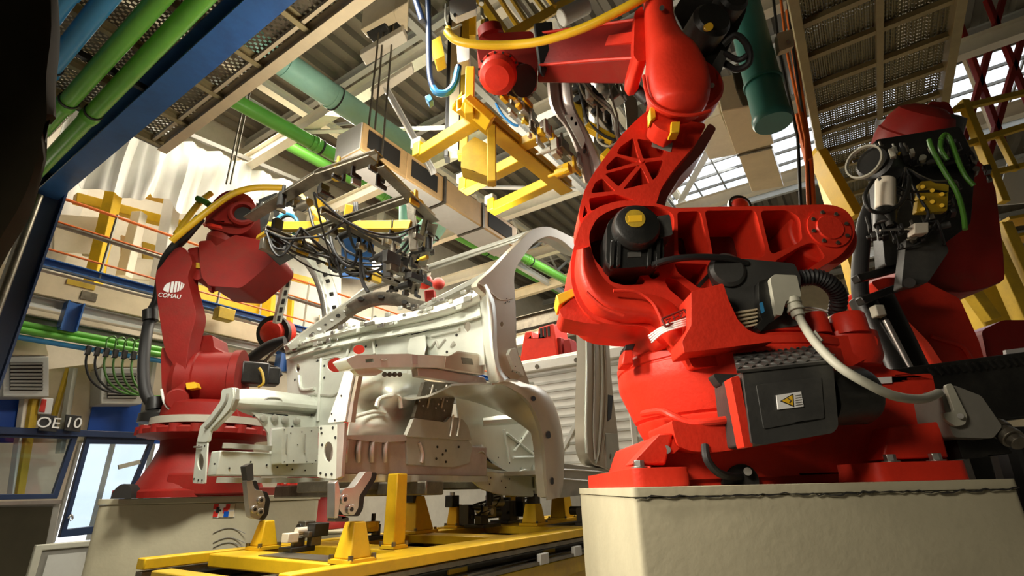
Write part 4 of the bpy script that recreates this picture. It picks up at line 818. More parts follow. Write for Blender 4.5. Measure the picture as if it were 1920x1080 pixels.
lo = [(944, 716), (960, 712), (987, 722), (1014, 729), (1036, 756), (1050, 800), (1055, 845), (1054, 905), (1047, 932)]
li = [(920, 719), (943, 719), (977, 741), (998, 770), (1012, 809), (1018, 847), (1022, 901), (1027, 938)]
lo_, li_ = cr([Vector(q) for q in lo], 4), cr([Vector(q) for q in li], 4); n_ = 28
def resamp(l, n):
    d_ = [0]
    for a_, b_ in zip(l, l[1:]): d_.append(d_[-1] + (b_ - a_).length)
    o_ = []
    for k in range(n):
        s_ = d_[-1]*k/(n-1); i = max(j for j in range(len(d_)-1) if d_[j] <= s_ + 1e-9); f_ = (s_ - d_[i])/max(1e-9, d_[i+1]-d_[i]); o_.append(l[i]*(1-f_) + l[i+1]*f_)
    return o_
a_, b_ = resamp(lo_, n_), resamp(li_, n_)
wl_ = MB(); wl_.sheet([[A(*(p*(1-t_) + q*t_), v_) for p, q in zip(a_, b_)] for t_, v_ in ((0, 1.95), (.04, 1.90), (.5, 1.885), (.92, 1.90), (1, 1.94))], .01); lip = obj('wheel_arch_lip', wl_, TAUPE, VAN, ang=50)
for cx_, cy_, rx, ry in ((1001, 747, 4, 5), (1029, 815, 4.5, 7), (1036, 902, 3.2, 7)): sideplate('lip_slot', oval(cx_, cy_, rx, ry), 1.878, .004, HOLE, parent=lip, bev=0)
# sill, centre pillar
sl_ = sideplate('sill', [(1052, 868), (1080, 872), (1108, 876), (1175, 884), (1200, 886), (1200, 910), (1172, 917), (1100, 927), (1046, 934)], 1.93, .14, GALV2, r=4, bev=.008)
for y0, y1 in ((880, 893), (898, 902)): obj('sill_crease', MB().tube([A(1055, y0, 1.928), A(1120, y0 + 4, 1.926), A(1195, y1, 1.928)], .006, 6, 4), TAUPE, sl_)
fp_ = MB(); fp_.plate([B(3.45, 1.95, 1.13), B(4.7, 1.95, 1.13), B(4.7, 3.85, 1.13), B(3.45, 3.85, 1.13)], [], -Z*.03); obj('floor_pan', fp_, GALV2, VAN)
bp = [(1095, 540), (1097, 600), (1100, 660), (1098, 740), (1098, 820), (1102, 852), (1112, 870), (1124, 874), (1160, 882), (1159, 816), (1152, 760), (1146, 700), (1143, 650), (1138, 600), (1134, 540)]
cp_ = sideplate('centre_pillar', cr([Vector(q) for q in bp], 2, True), 1.92, .10, TAUPE, bev=.01)
for q, m_ in ((((1098, 560), (1100, 680), (1098, 800), (1100, 850)), GALV), (((1112, 560), (1115, 680), (1113, 800), (1116, 862)), GALV2), (((1124, 570), (1128, 680), (1127, 760), (1122, 840), (1116, 868)), GALV), (((1132, 620), (1137, 720), (1134, 800), (1124, 866)), TAUPE)):
    obj('pillar_bead', MB().tube([A(*p, 1.915) for p in q], .012, 8, 5), m_, cp_)
sideplate('pillar_opening', [(1140, 740), (1150, 742), (1146, 785), (1140, 790)], 1.915, .004, HOLE, parent=cp_, bev=0)
sideplate('latch_plate', [(1136, 812), (1158, 814), (1160, 880), (1138, 878)], 1.905, .03, GALV2, parent=cp_, r=2, holes=[oval(1145, 856, 2.5, 6)])
sideplate('roof_side_rail', [(1040, 428), (1090, 452), (1300, 540), (1300, 556), (1090, 474), (1040, 444)], 1.95, .1, TAUPE, bev=.008)
# windscreen frame: far pillar, header, cowl arch
fpil = sideplate('far_pillar', [(538, 647), (570, 622), (610, 594), (650, 566), (688, 537), (704, 541), (690, 560), (664, 582), (640, 602), (604, 626), (570, 648), (544, 656)], 3.9, .05, GALV2, bev=.004)
for k in range(9):
    t_ = k/8; cx_, cy_ = 575 + 95*t_, 634 - 68*t_; s_ = 2.2 + (k % 3)
    sideplate('slot', oval(cx_, cy_, s_, s_*.75, 8), 3.893, .006, HOLE if k % 2 else WHT, parent=fpil, bev=0)
hd = MB(); hd.bar(A(688, 540, 3.88), A(1004, 434, 1.93), .05, .035); hd.tube([A(692, 545, 3.88), A(1000, 440, 1.95)], .014, 8); obj('windscreen_header', hd, GALV2, VAN, bev=.005)
pth = [(612, 634), (632, 606), (662, 582), (700, 568), (740, 570), (775, 582), (800, 588)]
ar = MB(); p_ = cr([F(*q, 3.0) for q in pth], 5); ar.sheet([[p + Z*.10 for p in p_], [p + Z*.05 - U*.02 for p in p_], p_, [p + U*.06 for p in p_]], .01); arc = obj('cowl_arch', ar, DSTEEL, VAN, ang=50)
ob = MB(); ob.bar(F(786, 582, 2.98), F(930, 508, 2.9), .05, .05); obj('cowl_stay', ob, GALV2, VAN, bev=.006)
for q in ((676, 560), (714, 556), (758, 566), (776, 574)): obj('arch_slot', MB().plate(pf(oval(q[0], q[1], 6, 3.5, 8), 2.96), [], U*.01), HOLE, arc)
# floor beams seen dark underneath
ub = MB(); ub.bar(B(2.0, 2.75, 1.04), B(5.5, 2.75, 1.04), .3, .06); obj('underbody_channel', ub, DSTEEL, VAN, bev=.01)
ub = MB(); ub.bar(B(2.45, 2.2, 1.02), B(2.45, 3.7, 1.02), .16, .08); obj('cross_beam', ub, DSTEEL, VAN, bev=.01)
# ------------------------------------------------------------------ conveyor line with its fixture posts
CV = thing('conveyor', 'long low yellow conveyor frame running away beneath the van body', 'conveyor', B(4, 2.4, 0))
for v0, sg_ in ((1.85, 1), (3.08, -1)):
    o_ = sg_*.04
    obj('side_beam', MB().bar(B(1.3, v0 + o_, .705), B(9, v0 + o_, .705), .08, .05), YEL, CV, bev=.006)
    obj('guide_rail', MB().bar(B(1.3, v0 + o_, .66), B(9, v0 + o_, .66), .06, .025), DSTEEL, CV, bev=.003)
    obj('cable_channel', MB().chan(B(1.3, v0 + o_*1.5, .62), B(9, v0 + o_*1.5, .62), .07, .045, .006), BLK, CV)
    obj('lower_rail', MB().bar(B(1.3, v0, .58), B(9, v0, .58), .04, .018), DSTEEL, CV)
    obj('lower_beam', MB().bar(B(1.3, v0 + o_, .51), B(9, v0 + o_, .51), .05, .10), YEL2, CV, bev=.006)
    obj('side_panel', MB().bar(B(1.3, v0 + o_*2, .25), B(9, v0 + o_*2, .25), .03, .42), YEL2, CV, bev=.004)
for u_ in (2.35, 3.3, 4.6, 6.0): obj('cross_tie', MB().bar(B(u_, 1.93, .60), B(u_, 3.0, .60), .16, .07), YEL2, CV, bev=.008)
obj('end_beam', MB().bar(B(1.30, 1.80, .655), B(1.32, 2.86, .655), .09, .07), YEL2, CV, bev=.006); obj('end_panel', MB().bar(B(1.32, 1.84, .35), B(1.34, 2.84, .35), .03, .5), YEL2, CV, bev=.004)
obj('deck_plate', MB().box(B(5.2, 2.45, .55), 7.6, 1.0, .012, UV), DSTEEL, CV)
for u_ in (3.05, 3.5): obj('junction_box', MB().box(B(u_, 1.835, .60), .10, .03, .06, UV), LGREY, CV, bev=.004)
# pallet: longitudinal and transverse members that ride on the line
PL = thing('pallet_frame', 'yellow pallet frame with a broad front cross beam resting on the conveyor', 'pallet', B(2.6, 2.5, .66))
obj('front_beam', MB().bar(B(1.69, 2.98, .693), B(1.70, 2.02, .693), .20, .062), YEL, PL, bev=.007)
obj('wear_strip', MB().bar(B(1.70, 2.60, .727), B(1.70, 2.06, .727), .14, .004), DSTEEL, PL)
for v_ in (2.04, 2.92): obj('long_member', MB().bar(B(1.8, v_, .695), B(5.6, v_, .695), .14, .055), YEL, PL, bev=.006)
for u_ in (2.2, 3.0, 3.9): obj('cross_member', MB().bar(B(u_, 1.96, .695), B(u_, 2.97, .695), .18, .056), YEL, PL, bev=.006)
# fixture posts
def post(name, label, px0, px1, y0, y1, u, v, taper, m=YEL, clamp=None, base=True, w=None, grp='yellow fixture posts on the pallet'):
    """Post whose foot and head sit at the surveyed heights."""
    zt, zb = A((px0+px1)/2, y0, v).z, .724
    c = A((px0+px1)/2, y1, v); c.z = zb; W = abs((A(px1, y1, v) - A(px0, y1, v)).length)*.66 if w is None else w
    o = thing(name, label, 'fixture post', c, grp)
    a_, b_ = U, V
    def ring(z_, s_): return [Vector((c.x, c.y, z_)) + a_*(i*s_*W/2) + b_*(j*s_*W/2) for i, j in ((-1, -1), (1, -1), (1, 1), (-1, 1))]
    obj('column', MB().loft([ring(zb + .02, 1), ring(zt, taper)]), m, o, bev=.006)
    if base:
        bp_ = obj('base_plate', MB().box(c + Z*.01, W*1.25, W*1.25, .02, UV), m, o, bev=.003)
        for i, j in ((-1, -1), (1, -1), (1, 1), (-1, 1)):
            obj('base_bolt', MB().cyl(c + a_*(i*W*.54) + b_*(j*W*.54) + Z*.015, c + a_*(i*W*.54) + b_*(j*W*.54) + Z*.035, .011, n=6), DSTEEL, bp_)
    return o, c, zt, W
def clampon(o, pl, pts, tip, bolts, depth):
    arm_ = obj('clamp_arm', MB().plate([A(x_, y_, pl) for x_, y_ in rnd(pts, 4)], [], V*.045), STEEL, o, bev=.004)
    obj('clamp_back', MB().plate([A(x_ + 9, y_ + 2, pl + .05) for x_, y_ in rnd(pts, 4)], [], V*.03), BLK, arm_, bev=.004)
    obj('clamp_tip', MB().plate([A(x_, y_, pl - .004) for x_, y_ in rnd(tip, 2)], [], V*.05), DGREY, arm_, bev=.003)
    for x_, y_ in bolts:
        p = A(x_, y_, pl); r_ = obj('clamp_bolt', MB().cyl(p, p - V*.012, .02, n=18), STEEL, arm_, bev=.002); obj('bolt_socket', MB().cyl(p - V*.011, p - V*.014, .010, n=6), BLK, arm_)
o, c, zt, W = post('fixture_post', 'yellow tapered post with steel clamp nearest the far robot pedestal', 468, 518, 976, 1030, 1.9, 2.89, .55)
clampon(o, 2.87, [(462, 900), (472, 898), (478, 918), (492, 920), (498, 936), (494, 962), (486, 974), (470, 970), (466, 940)], [(460, 874), (474, 868), (476, 900), (464, 902)], [(488, 938), (476, 955), (487, 960)], .04)
o, c, zt, W = post('fixture_post', 'yellow tapered post with steel clamp under the nose of the van body', 630, 690, 978, 1058, 1.65, 1.95, .55)
clampon(o, 1.92, [(637, 930), (645, 916), (664, 914), (686, 884), (698, 884), (696, 896), (674, 930), (672, 952), (664, 966), (644, 966), (634, 952)], [(630, 966), (654, 970), (654, 978), (628, 978)], [(644, 936), (656, 955)], .04)
obj('clamp_pad', MB().plate([A(x_, y_, 1.915) for x_, y_ in ((628, 905), (634, 900), (640, 930), (634, 972), (627, 972))], [], V*.05), STEEL, o, bev=.003)
post('fixture_post', 'tall square yellow post touching the chassis rail', 722, 754, 888, 1028, 2.15, 2.22, .9, w=.085)
post('fixture_post', 'broad low yellow wedge post behind the tall square one', 752, 804, 930, 1000, 3.0, 2.9, .45, m=YEL)
post('fixture_post', 'short yellow post below the wheel arch, dark head on top', 842, 866, 946, 990, 3.5, 2.95, .7)
post('fixture_post', 'short yellow post right under the wheel arch lip', 988, 1014, 944, 984, 3.9, 2.45, .7)
post('fixture_post', 'slim far yellow post seen beyond the wheel arch', 950, 966, 930, 984, 4.4, 3.0, .9, w=.09)
post('fixture_post', 'yellow stepped post beyond the sill, left of the black clamps', 1042, 1066, 930, 972, 5.0, 2.6, .8)
for k, (x_, y_, v_) in enumerate(((848, 935, 2.95), (958, 925, 3.0), (1000, 932, 2.45), (905, 955, 3.1), (776, 925, 2.9))):
    c_ = A(x_, y_, v_); o = thing('locating_pin', ['black locating pin on the short post below the arch', 'black locating pin on the slim far post', 'dark locating head with pale jaws under the arch lip', 'small dark pin block low behind the arch', 'dark pin head above the broad wedge post'][k], 'locating pin', c_ - Z*.05, 'locating pins carrying the body')
    obj('pin_body', MB().box(c_ - Z*.02, .09, .08, .09, UV), BLK, o, bev=.006); obj('pin', MB().cyl(c_ + Z*.02, c_ + Z*.05, .022), STEEL, o, bev=.003)
# sensor cluster between the front posts and black clamp units by the big pedestal
def cluster(name, label, cat, c, n, sp, seed, mats, size=.05, grp=None, ax=UV):
    random.seed(seed); o = thing(name, label, cat, c, grp)
    for k in range(n):
        p = Vector(c) + U*random.uniform(-sp, sp) + V*random.uniform(-sp, sp) + Z*random.uniform(.01, sp*1.0)
        s_ = size*random.uniform(.5, 1.3); p = p + Z*s_*.7; t_ = random.random()
        if t_ < .5: obj('housing', MB().box(p, s_*random.uniform(.6, 1.6), s_, s_*random.uniform(.6, 1.6), ax), random.choice(mats), o, bev=.004)
        elif t_ < .8: obj('cylinder', MB().cyl(p, p + (U, V, Z)[k % 3]*s_*2, s_*.35, n=14), random.choice(mats), o, bev=.002)
        else: obj('air_line', MB().tube([p, p + U*s_ + Z*s_, p + V*s_*1.5 + Z*s_*.5, p + V*s_*2 + Z*s_*.2], s_*.09, 6, 4), BLKM, o)
    obj('bracket', MB().box(Vector(c) + Z*.012, sp*2, sp*1.6, .024, UV), mats[0], o, bev=.003)
    return o
cluster('sensor_unit', 'small black and brass sensor cluster between the two front clamps', 'sensor', H(556, 1034, .727), 9, .07, 5, [BLK, DSTEEL, CREAM, LTAN], .055)
cluster('clamp_unit', 'black pneumatic clamp unit leaning beside the big cream pedestal', 'clamp unit', H(1150, 990, .74), 14, .09, 6, [BLK, BLK, DGREY, STEEL], .08)
cluster('clamp_unit', 'black clamp unit with hoses left of the one by the pedestal', 'clamp unit', H(1108, 985, .74), 12, .10, 7, [BLK, BLK, DGREY], .08)
cluster('clamp_unit', 'dark clamp unit low behind the yellow wedge post', 'clamp unit', H(905, 988, .727), 14, .12, 8, [BLK, DGREY, DSTEEL, STEEL], .09)
cluster('clamp_unit', 'dark clamp unit far under the van floor', 'clamp unit', H(950, 980, .727), 14, .12, 9, [BLK, DGREY, YEL2, STEEL], .09)
cluster('clamp_unit', 'small clamp unit between tall post and wedge post', 'clamp unit', H(698, 1012, .727), 8, .07, 10, [BLK, DSTEEL, YEL], .05)
ps = thing('support_stand', 'pale steel stand with a rounded foot beside the big cream pedestal', 'stand', B(3.02, 1.05, 0))
obj('upright', MB().bar(B(3.02, 1.05, 0), B(3.02, 1.05, .78), .07, .05, U), LTAN, ps, bev=.008); obj('top_bracket', MB().box(B(3.02, 1.05, .82), .1, .12, .1, UV), DGREY, ps, bev=.008)
# ------------------------------------------------------------------ grippers held by the robots
def clutter(o, pts, n, seed, size, mats, spread=.05, names=('clamp', 'cylinder', 'bracket')):
    """Clamps, cylinders and brackets bolted along a frame: each one a part of its own."""
    random.seed(seed)
    for k in range(n):
        t_ = (k + random.random()*.7)/n*(len(pts)-1); i = min(int(t_), len(pts)-2); p = pts[i].lerp(pts[i+1], t_ - i)
        p = p + U*random.uniform(-spread, spread) + V*random.uniform(-spread, spread) + Z*random.uniform(-spread, spread)
        s_ = size*random.uniform(.5, 1.25); d_ = (U, V, Z)[random.randrange(3)]; m_ = random.choice(mats); r_ = random.random()
        if r_ < .40:
            mb = MB(); mb.box(p, s_*random.uniform(.7, 2), s_*.6, s_*random.uniform(.5, 1.2), UV); mb.box(p + d_*s_*.5, s_*.5, s_*.5, s_*.4, UV); obj(names[0], mb, m_, o, bev=.003)
        elif r_ < .72:
            mb = MB(); mb.lathe(p, d_, [(0, 0), (s_*.38, 0), (s_*.38, s_*1.4), (s_*.16, s_*1.42), (s_*.16, s_*2.2), (0, s_*2.2)], 14); obj(names[1], mb, m_, o)
        else:
            mb = MB(); mb.plate([p, p + U*s_*1.6, p + U*s_*1.6 + Z*s_*.5, p + U*s_*.6 + Z*s_*.6, p + U*s_*.5 + Z*s_*1.6, p + Z*s_*1.6], [], V*.012); obj(names[2], mb, m_, o, bev=.002)
def cables(o, anchors, n, seed, mats, r=(.005, .010), sag=.18):
    random.seed(seed)
    for k in range(n):
        a_, b_ = random.choice(anchors), random.choice(anchors)
        if (a_ - b_).length < .05: b_ = a_ + U*.15
        m_ = (a_ + b_)/2 - Z*random.uniform(.02, sag) + V*random.uniform(-.1, .1)
        obj('cable', MB().tube([a_ + Z*.02, a_.lerp(m_, .5) - Z*.03, m_, b_.lerp(m_, .5) - Z*.02, b_ + Z*.02], random.uniform(*r), 7, 5), random.choice(mats), o)
def slotbar(name, p, q, w_, h_, m, o, n):
    """Angle iron with a row of dark slots."""
    b_ = obj(name, MB().angle(p, q, w_, .008), m, o, bev=.002); obj('flange', MB().bar(p + Z*h_, q + Z*h_, w_, .008), m, b_)
    for k in range(n):
        c_ = p.lerp(q, (k + .5)/n) + Z*.03; d_ = (q - p).normalized()
        obj('slot', MB().bar(c_ - d_*.02, c_ + d_*.02, .010, .022), HOLE, b_)
    return b_
zg = 2.5
G1 = thing('gripper_frame', 'large oily steel gripper frame with looping cables before the dark red robot', 'gripper', B(1.5, 2.82, zg))
slotbar('side_rail', B(1.50, 2.82, zg), B(2.78, 2.82, zg), .06, .05, DSTEEL, G1, 9)
slotbar('side_rail', B(1.36, 2.10, zg + .02), B(1.42, 1.72, zg + .02), .07, .06, DSTEEL, G1, 5)
slotbar('side_rail', B(1.38, 2.72, zg), B(1.36, 2.05, zg + .02), .07, .06, DSTEEL, G1, 7)
slotbar('side_rail', B(1.42, 1.75, zg), B(2.0, 1.90, zg), .06, .05, DSTEEL, G1, 4)
slotbar('cross_rail', B(2.0, 1.92, zg), B(2.75, 2.80, zg - .02), .06, .05, DSTEEL, G1, 6)
slotbar('cross_rail', B(1.55, 2.35, zg), B(2.55, 2.45, zg), .05, .05, DSTEEL, G1, 6)
slotbar('cross_rail', B(1.70, 2.78, zg + .02), B(1.78, 1.86, zg + .02), .05, .05, DSTEEL, G1, 5)
obj('yellow_bar', MB().bar(D(505, 426, 3.15), D(772, 424, 2.75), .05, .062), YEL2, G1, bev=.005)
obj('yellow_strut', MB().bar(D(548, 352, 3.0), D(590, 398, 3.05), .06, .035), YEL2, G1, bev=.004)
obj('yellow_strut', MB().bar(D(590, 398, 3.05), D(628, 424, 3.05), .05, .035), YEL2, G1, bev=.004)
obj('yellow_strut', MB().bar(D(655, 384, 2.9), D(648, 428, 2.95), .05, .03), YEL2, G1, bev=.004)
obj('yellow_strut', MB().bar(D(484, 446, 3.6), D(506, 432, 3.3), .03, .03), YEL, G1, bev=.004)
obj('end_post', MB().bar(D(770, 380, 2.75), D(776, 470, 2.78), .035, .05), DSTEEL, G1, bev=.004)
obj('end_post', MB().bar(D(726, 470, 2.8), D(728, 520, 2.85), .05, .05), BLK, G1, bev=.004)
cn_ = obj('tool_changer_plate', MB().plate(pd(rnd([(484, 374), (520, 360), (528, 450), (492, 470)], 4), 3.6), [], Y*.3), BLK, G1, bev=.01)
mats1 = [DSTEEL, DSTEEL, BLK, BLK, BLK, STEEL, YEL2]
clutter(G1, [B(1.5, 2.8, zg), B(2.1, 2.82, zg), B(2.75, 2.82, zg)], 26, 21, .055, mats1, .06)
clutter(G1, [B(1.38, 2.7, zg), B(1.36, 2.1, zg), B(1.42, 1.75, zg), B(2.0, 1.9, zg)], 26, 22, .05, mats1, .06)
clutter(G1, [B(2.0, 1.95, zg - .03), B(2.3, 2.3, zg - .05), B(2.7, 2.75, zg - .05)], 20, 23, .055, mats1, .08)
clutter(G1, [B(1.60, 2.4, zg), B(2.5, 2.45, zg)], 16, 24, .05, mats1, .07)
clutter(G1, [D(735, 430, 2.8), D(745, 500, 2.85), D(770, 540, 2.85)], 16, 26, .06, [BLK, BLK, DGREY, DSTEEL], .05)
clutter(G1, [D(500, 400, 3.3), D(560, 440, 3.2), D(520, 470, 3.2)], 14, 28, .05, [BLK, DSTEEL, LTAN, CREAM], .06)
anch = [B(1.5, 2.8, zg), B(1.9, 2.75, zg), B(2.3, 2.8, zg), B(1.4, 2.2, zg), B(1.7, 2.3, zg), B(2.0, 2.0, zg), B(2.3, 2.4, zg), B(1.6, 2.6, zg)]
cables(G1, anch, 18, 25, [BLKM])
for pts, m_, r_ in ((((612, 392), (626, 470), (660, 500), (672, 450), (664, 380)), BLKM, .011), (((622, 420), (650, 470), (700, 480), (668, 400)), BLKM, .009), (((668, 380), (676, 470), (678, 520), (690, 548)), BLKM, .012), (((600, 395), (640, 450), (650, 490)), BLKM, .008), (((576, 370), (590, 430), (620, 460), (640, 520)), BLKM, .010), (((680, 440), (696, 426), (694, 440), (676, 470), (684, 520)), BLKM, .008)):
    obj('cable', MB().tube([D(*q, 2.95) for q in pts], r_, 8, 7), m_, G1)
obj('air_hose_coil', MB().tube([D(538 + 21*math.cos(t_), 422 + 21*math.sin(t_), 3.12 + .01*math.sin(t_*3)) for t_ in [2*math.pi*k/24 for k in range(24)]], .012, 8, 0, True), PBLUE, G1)
obj('air_hose_coil', MB().tube([D(541 + 18*math.cos(t_), 425 + 20*math.sin(t_), 3.15) for t_ in [2*math.pi*k/24 for k in range(24)]], .008, 8, 0, True), BLKM, G1)
# body side panel that the far robot brings to the van
SP = thing('side_panel', 'curved silver door opening panel with a row of slots, hanging below the steel gripper', 'body panel', B(2.5, 4.35, 2.2))
vo = 4.35
op = cr([Vector(q) for q in ((494, 452), (530, 462), (560, 478), (588, 514), (604, 560), (610, 610), (607, 664))], 4); ip = cr([Vector(q) for q in ((512, 440), (560, 446), (596, 468), (622, 516), (636, 566), (642, 616), (640, 668))], 4)
sm = MB(); sm.sheet([[A(*(p*(1-t_) + q*t_), vo + dz) for p, q in zip(op, ip)] for t_, dz in ((0, .05), (.12, -.02), (.25, .0), (.4, .03), (.9, .02), (1, .05))], .01); spo = obj('arch_pressing', sm, GALV, SP, ang=50)
obj('seal_flange', MB().tube([A(*p, vo - .02) for p in op], .028, 10), STEEL, spo)
for k in range(13):
    i = 2 + int(k*(len(op)-4)/12.5); p, q = op[i], op[i+1]; c_ = op[i]*.36 + ip[i]*.64; d_ = (ip[i+1] - ip[i]).normalized()*3.4
    obj('slot', MB().bar(A(*(c_ - d_), vo - .012), A(*(c_ + d_), vo - .012), .03, .03), HOLE, spo)
rp_ = obj('rear_pillar', MB().plate(pa(rnd([(540, 500), (552, 502), (528, 606), (516, 604)], 3), vo + .1), [], V*.05), GALV, SP, bev=.006)
for k in range(6): obj('slot', MB().plate(pa([(542 - k*4, 512 + k*16), (547 - k*4, 512 + k*16), (545 - k*4, 522 + k*16), (540 - k*4, 522 + k*16)], vo + .092), [], V*.01), HOLE, rp_)
# ------------------------------------------------------------------ yellow gripper of the big robot
zh = 3.0
G2 = thing('gripper_frame', 'bright yellow ladder shaped gripper frame hanging under the big robot wrist', 'gripper', B(2.0, 1.42, zh))
main = obj('main_beam', MB().chan(B(1.74, 1.45, zh), B(2.85, 1.40, zh), .10, .09, .012), YEL, G2, bev=.004); obj('beam_web', MB().bar(B(1.74, 1.43, zh + .02), B(2.85, 1.38, zh + .02), .05, .05), YEL2, main)
for u_, v_, s_ in ((1.90, 1.97, 0), (2.37, 1.98, 0), (2.72, 1.99, 0)):
    c_ = obj('cross_arm', MB().bar(B(u_, 1.44, zh), B(u_ + .06, v_, zh), .075, .075), YEL, G2, bev=.006)
    obj('end_bracket', MB().box(B(u_ + .06, v_, zh + .02), .10, .06, .10, UV), YEL, c_, bev=.006)
    obj('clamp', MB().box(B(u_ + .06, v_ + .03, zh + .09), .06, .08, .07, UV), LTAN, c_, bev=.006)
for u_ in (2.25, 2.65): obj('short_arm', MB().bar(B(u_, 1.40, zh), B(u_ + .02, 1.22, zh + .02), .07, .06), YEL, G2, bev=.006)
obj('upper_plate', MB().plate([B(1.74, 1.46, zh + .05), B(1.80, 1.58, zh + .05), B(1.98, 1.56, zh + .05), B(1.95, 1.44, zh + .05)], [], Z*.03), YEL, G2, bev=.004)
obj('drop_panel', MB().plate(pd(rnd([(866, 276), (890, 256), (926, 276), (926, 334), (864, 314)], 3), 2.45), [], Y*.10), YEL2, G2, bev=.006)
obj('drop_post', MB().bar(D(922, 240, 2.4), D(922, 345, 2.4), .06, .05), YEL2, G2, bev=.005)
obj('drop_post', MB().bar(D(882, 130, 2.2), D(880, 218, 2.2), .05, .05), YEL, G2, bev=.005)
obj('brace', MB().bar(D(872, 190, 2.2), D(920, 232, 2.25), .09, .05), YEL, G2, bev=.005)
clutter(G2, [D(975, 205, 2.2), D(1030, 260, 2.25), D(1085, 310, 2.3)], 26, 31, .05, [DSTEEL, STEEL, YEL, LTAN, BEIGE], .05)
clutter(G2, [D(945, 195, 2.15), D(1000, 185, 2.15)], 8, 32, .045, [YEL, STEEL, DSTEEL, CREAM], .03)
obj('blue_line', MB().tube([D(*q, 2.1) for q in ((930, 194), (942, 215), (960, 232), (972, 236))], .007, 8, 5), BLUEC, G2)
for k in range(3): obj('guide_rod', MB().cyl(D(1000 + k*9, 232 + k*4, 2.3), D(1096 + k*6, 318 + k*3, 2.4), .010, n=10), (STEEL, BEIGE, DSTEEL)[k], G2)
SP2 = thing('side_panel', 'pink tinted curved pillar panel carried beside the big robot forearm', 'body panel', D(1080, 300, 2.35))
a_ = cr([Vector(q) for q in ((1030, 112), (1026, 160), (1034, 205), (1060, 240), (1082, 290), (1094, 342))], 5); b_ = cr([Vector(q) for q in ((1068, 106), (1072, 150), (1078, 200), (1104, 250), (1126, 300), (1130, 348))], 5)
sm = MB(); sm.sheet([[D(*(p*(1-t_) + q*t_), 2.36 + dz) for p, q in zip(a_, b_)] for t_, dz in ((0, .05), (.1, -.01), (.35, 0), (.5, .03), (.65, 0), (.9, -.01), (1, .06))], .012); s2 = obj('pillar_pressing', sm, PINK, SP2, ang=50)
for cx_, cy_ in ((1072, 222), (1080, 232), (1096, 283), (1048, 140)): obj('hole', MB().plate(pd(oval(cx_, cy_, 2.6, 4, 8), 2.335), [], Y*.008), HOLE, s2)
obj('bright_doubler', MB().plate(pd(rnd([(1058, 216), (1076, 212), (1098, 262), (1092, 280), (1076, 250)], 4), 2.335), [], Y*.008), GALV, s2, bev=.002)
G3 = thing('gripper_frame', 'crowded steel and black gripper seen between forearm and upper link of the big robot', 'gripper', D(1120, 250, 2.6))
obj('main_bar', MB().bar(D(1072, 150, 2.6), D(1180, 290, 2.6), .05, .05), DSTEEL, G3, bev=.004); obj('main_bar', MB().bar(D(1100, 100, 2.7), D(1160, 190, 2.6), .09, .07), STEEL, G3, bev=.008)
obj('chrome_body', MB().plate(pd(rnd([(1098, 108), (1120, 100), (1152, 150), (1146, 170), (1120, 150)], 5), 2.5), [], Y*.1), STEEL, G3, bev=.012)
obj('yellow_strut', MB().bar(D(1082, 190, 2.6), D(1088, 250, 2.6), .05, .05), YEL2, G3, bev=.004); obj('yellow_strut', MB().bar(D(1100, 236, 2.55), D(1150, 264, 2.55), .05, .05), YEL, G3, bev=.004); obj('yellow_strut', MB().bar(D(1130, 300, 2.55), D(1144, 286, 2.55), .06, .05), YEL, G3, bev=.004)
clutter(G3, [D(1075, 130, 2.55), D(1110, 190, 2.55), D(1160, 280, 2.6)], 40, 33, .055, [STEEL, DSTEEL, BLK, WHITE, BLK], .06)
clutter(G3, [D(1120, 120, 2.6), D(1165, 175, 2.6)], 18, 34, .05, [BLK, BLK, DSTEEL, STEEL], .06)
cables(G3, [D(1080, 140, 2.5), D(1120, 200, 2.5), D(1160, 270, 2.5), D(1140, 150, 2.5)], 8, 35, [BLKM, LTAN], sag=.1)
pz = obj('pressed_strip', MB().sheet([[D(x_, y_, 2.75) for x_, y_ in r_] for r_ in (((1160, 150), (1172, 200), (1176, 250)), ((1185, 160), (1196, 200), (1194, 240)))], .012, 4), GALV2, G3)
# ------------------------------------------------------------------ steel walkway overhead on the left
ZM = 4.5
GW = thing('overhead_walkway', 'dark perforated steel walkway seen from below, above the blue beam', 'walkway', B(.7, 3.6, ZM))
obj('grating', MB().box(B(.55, 3.6, ZM + .03), 2.3, 3.9, .004, UV), PERF, GW)
for v_ in (1.7, 2.35, 3.0, 3.65, 4.3, 4.95, 5.5): obj('bearer', MB().chan(B(-.6, v_, ZM - .02), B(1.7, v_, ZM - .02), .05, .09, .008), OLB, GW)
obj('edge_beam', MB().ibeam(B(1.70, 1.2, ZM - .05), B(1.70, 5.5, ZM - .05), .09, .14, .012), BEIGE, GW)
obj('edge_strip', MB().bar(B(1.60, 1.2, ZM - .02), B(1.60, 5.5, ZM - .02), .03, .04), BEIGE, GW)
obj('toe_board', MB().box(B(.55, 5.55, ZM + .02), 2.3, .02, .16, UV), MGREY, GW)
GW2 = thing('overhead_walkway', 'second perforated walkway strip beyond the cream edge beam, top of picture', 'walkway', B(.3, 6.6, ZM))
obj('grating', MB().box(B(.2, 6.7, ZM + .6), 1.9, 1.5, .004, UV), PERF, GW2)
for v_ in (6.0, 6.7, 7.4): obj('bearer', MB().chan(B(-.7, v_, ZM + .56), B(1.1, v_, ZM + .56), .05, .09, .008), BEIGE, GW2)
bb_ = struct('blue_beam', MB().ibeam(B(1.18, .8, 4.2), B(1.20, 6.95, 4.2), .20, .26, .02), BLUE)
bc_ = struct('blue_column', MB().ibeam(B(1.22, 6.84, 0), B(1.22, 6.84, 4.35), .20, .24, .02, U), DBLUE)
struct('column_conduit', MB().tube([B(1.12, 6.70, 0), B(1.12, 6.70, 4.0)], .035, 12), DSTEEL)
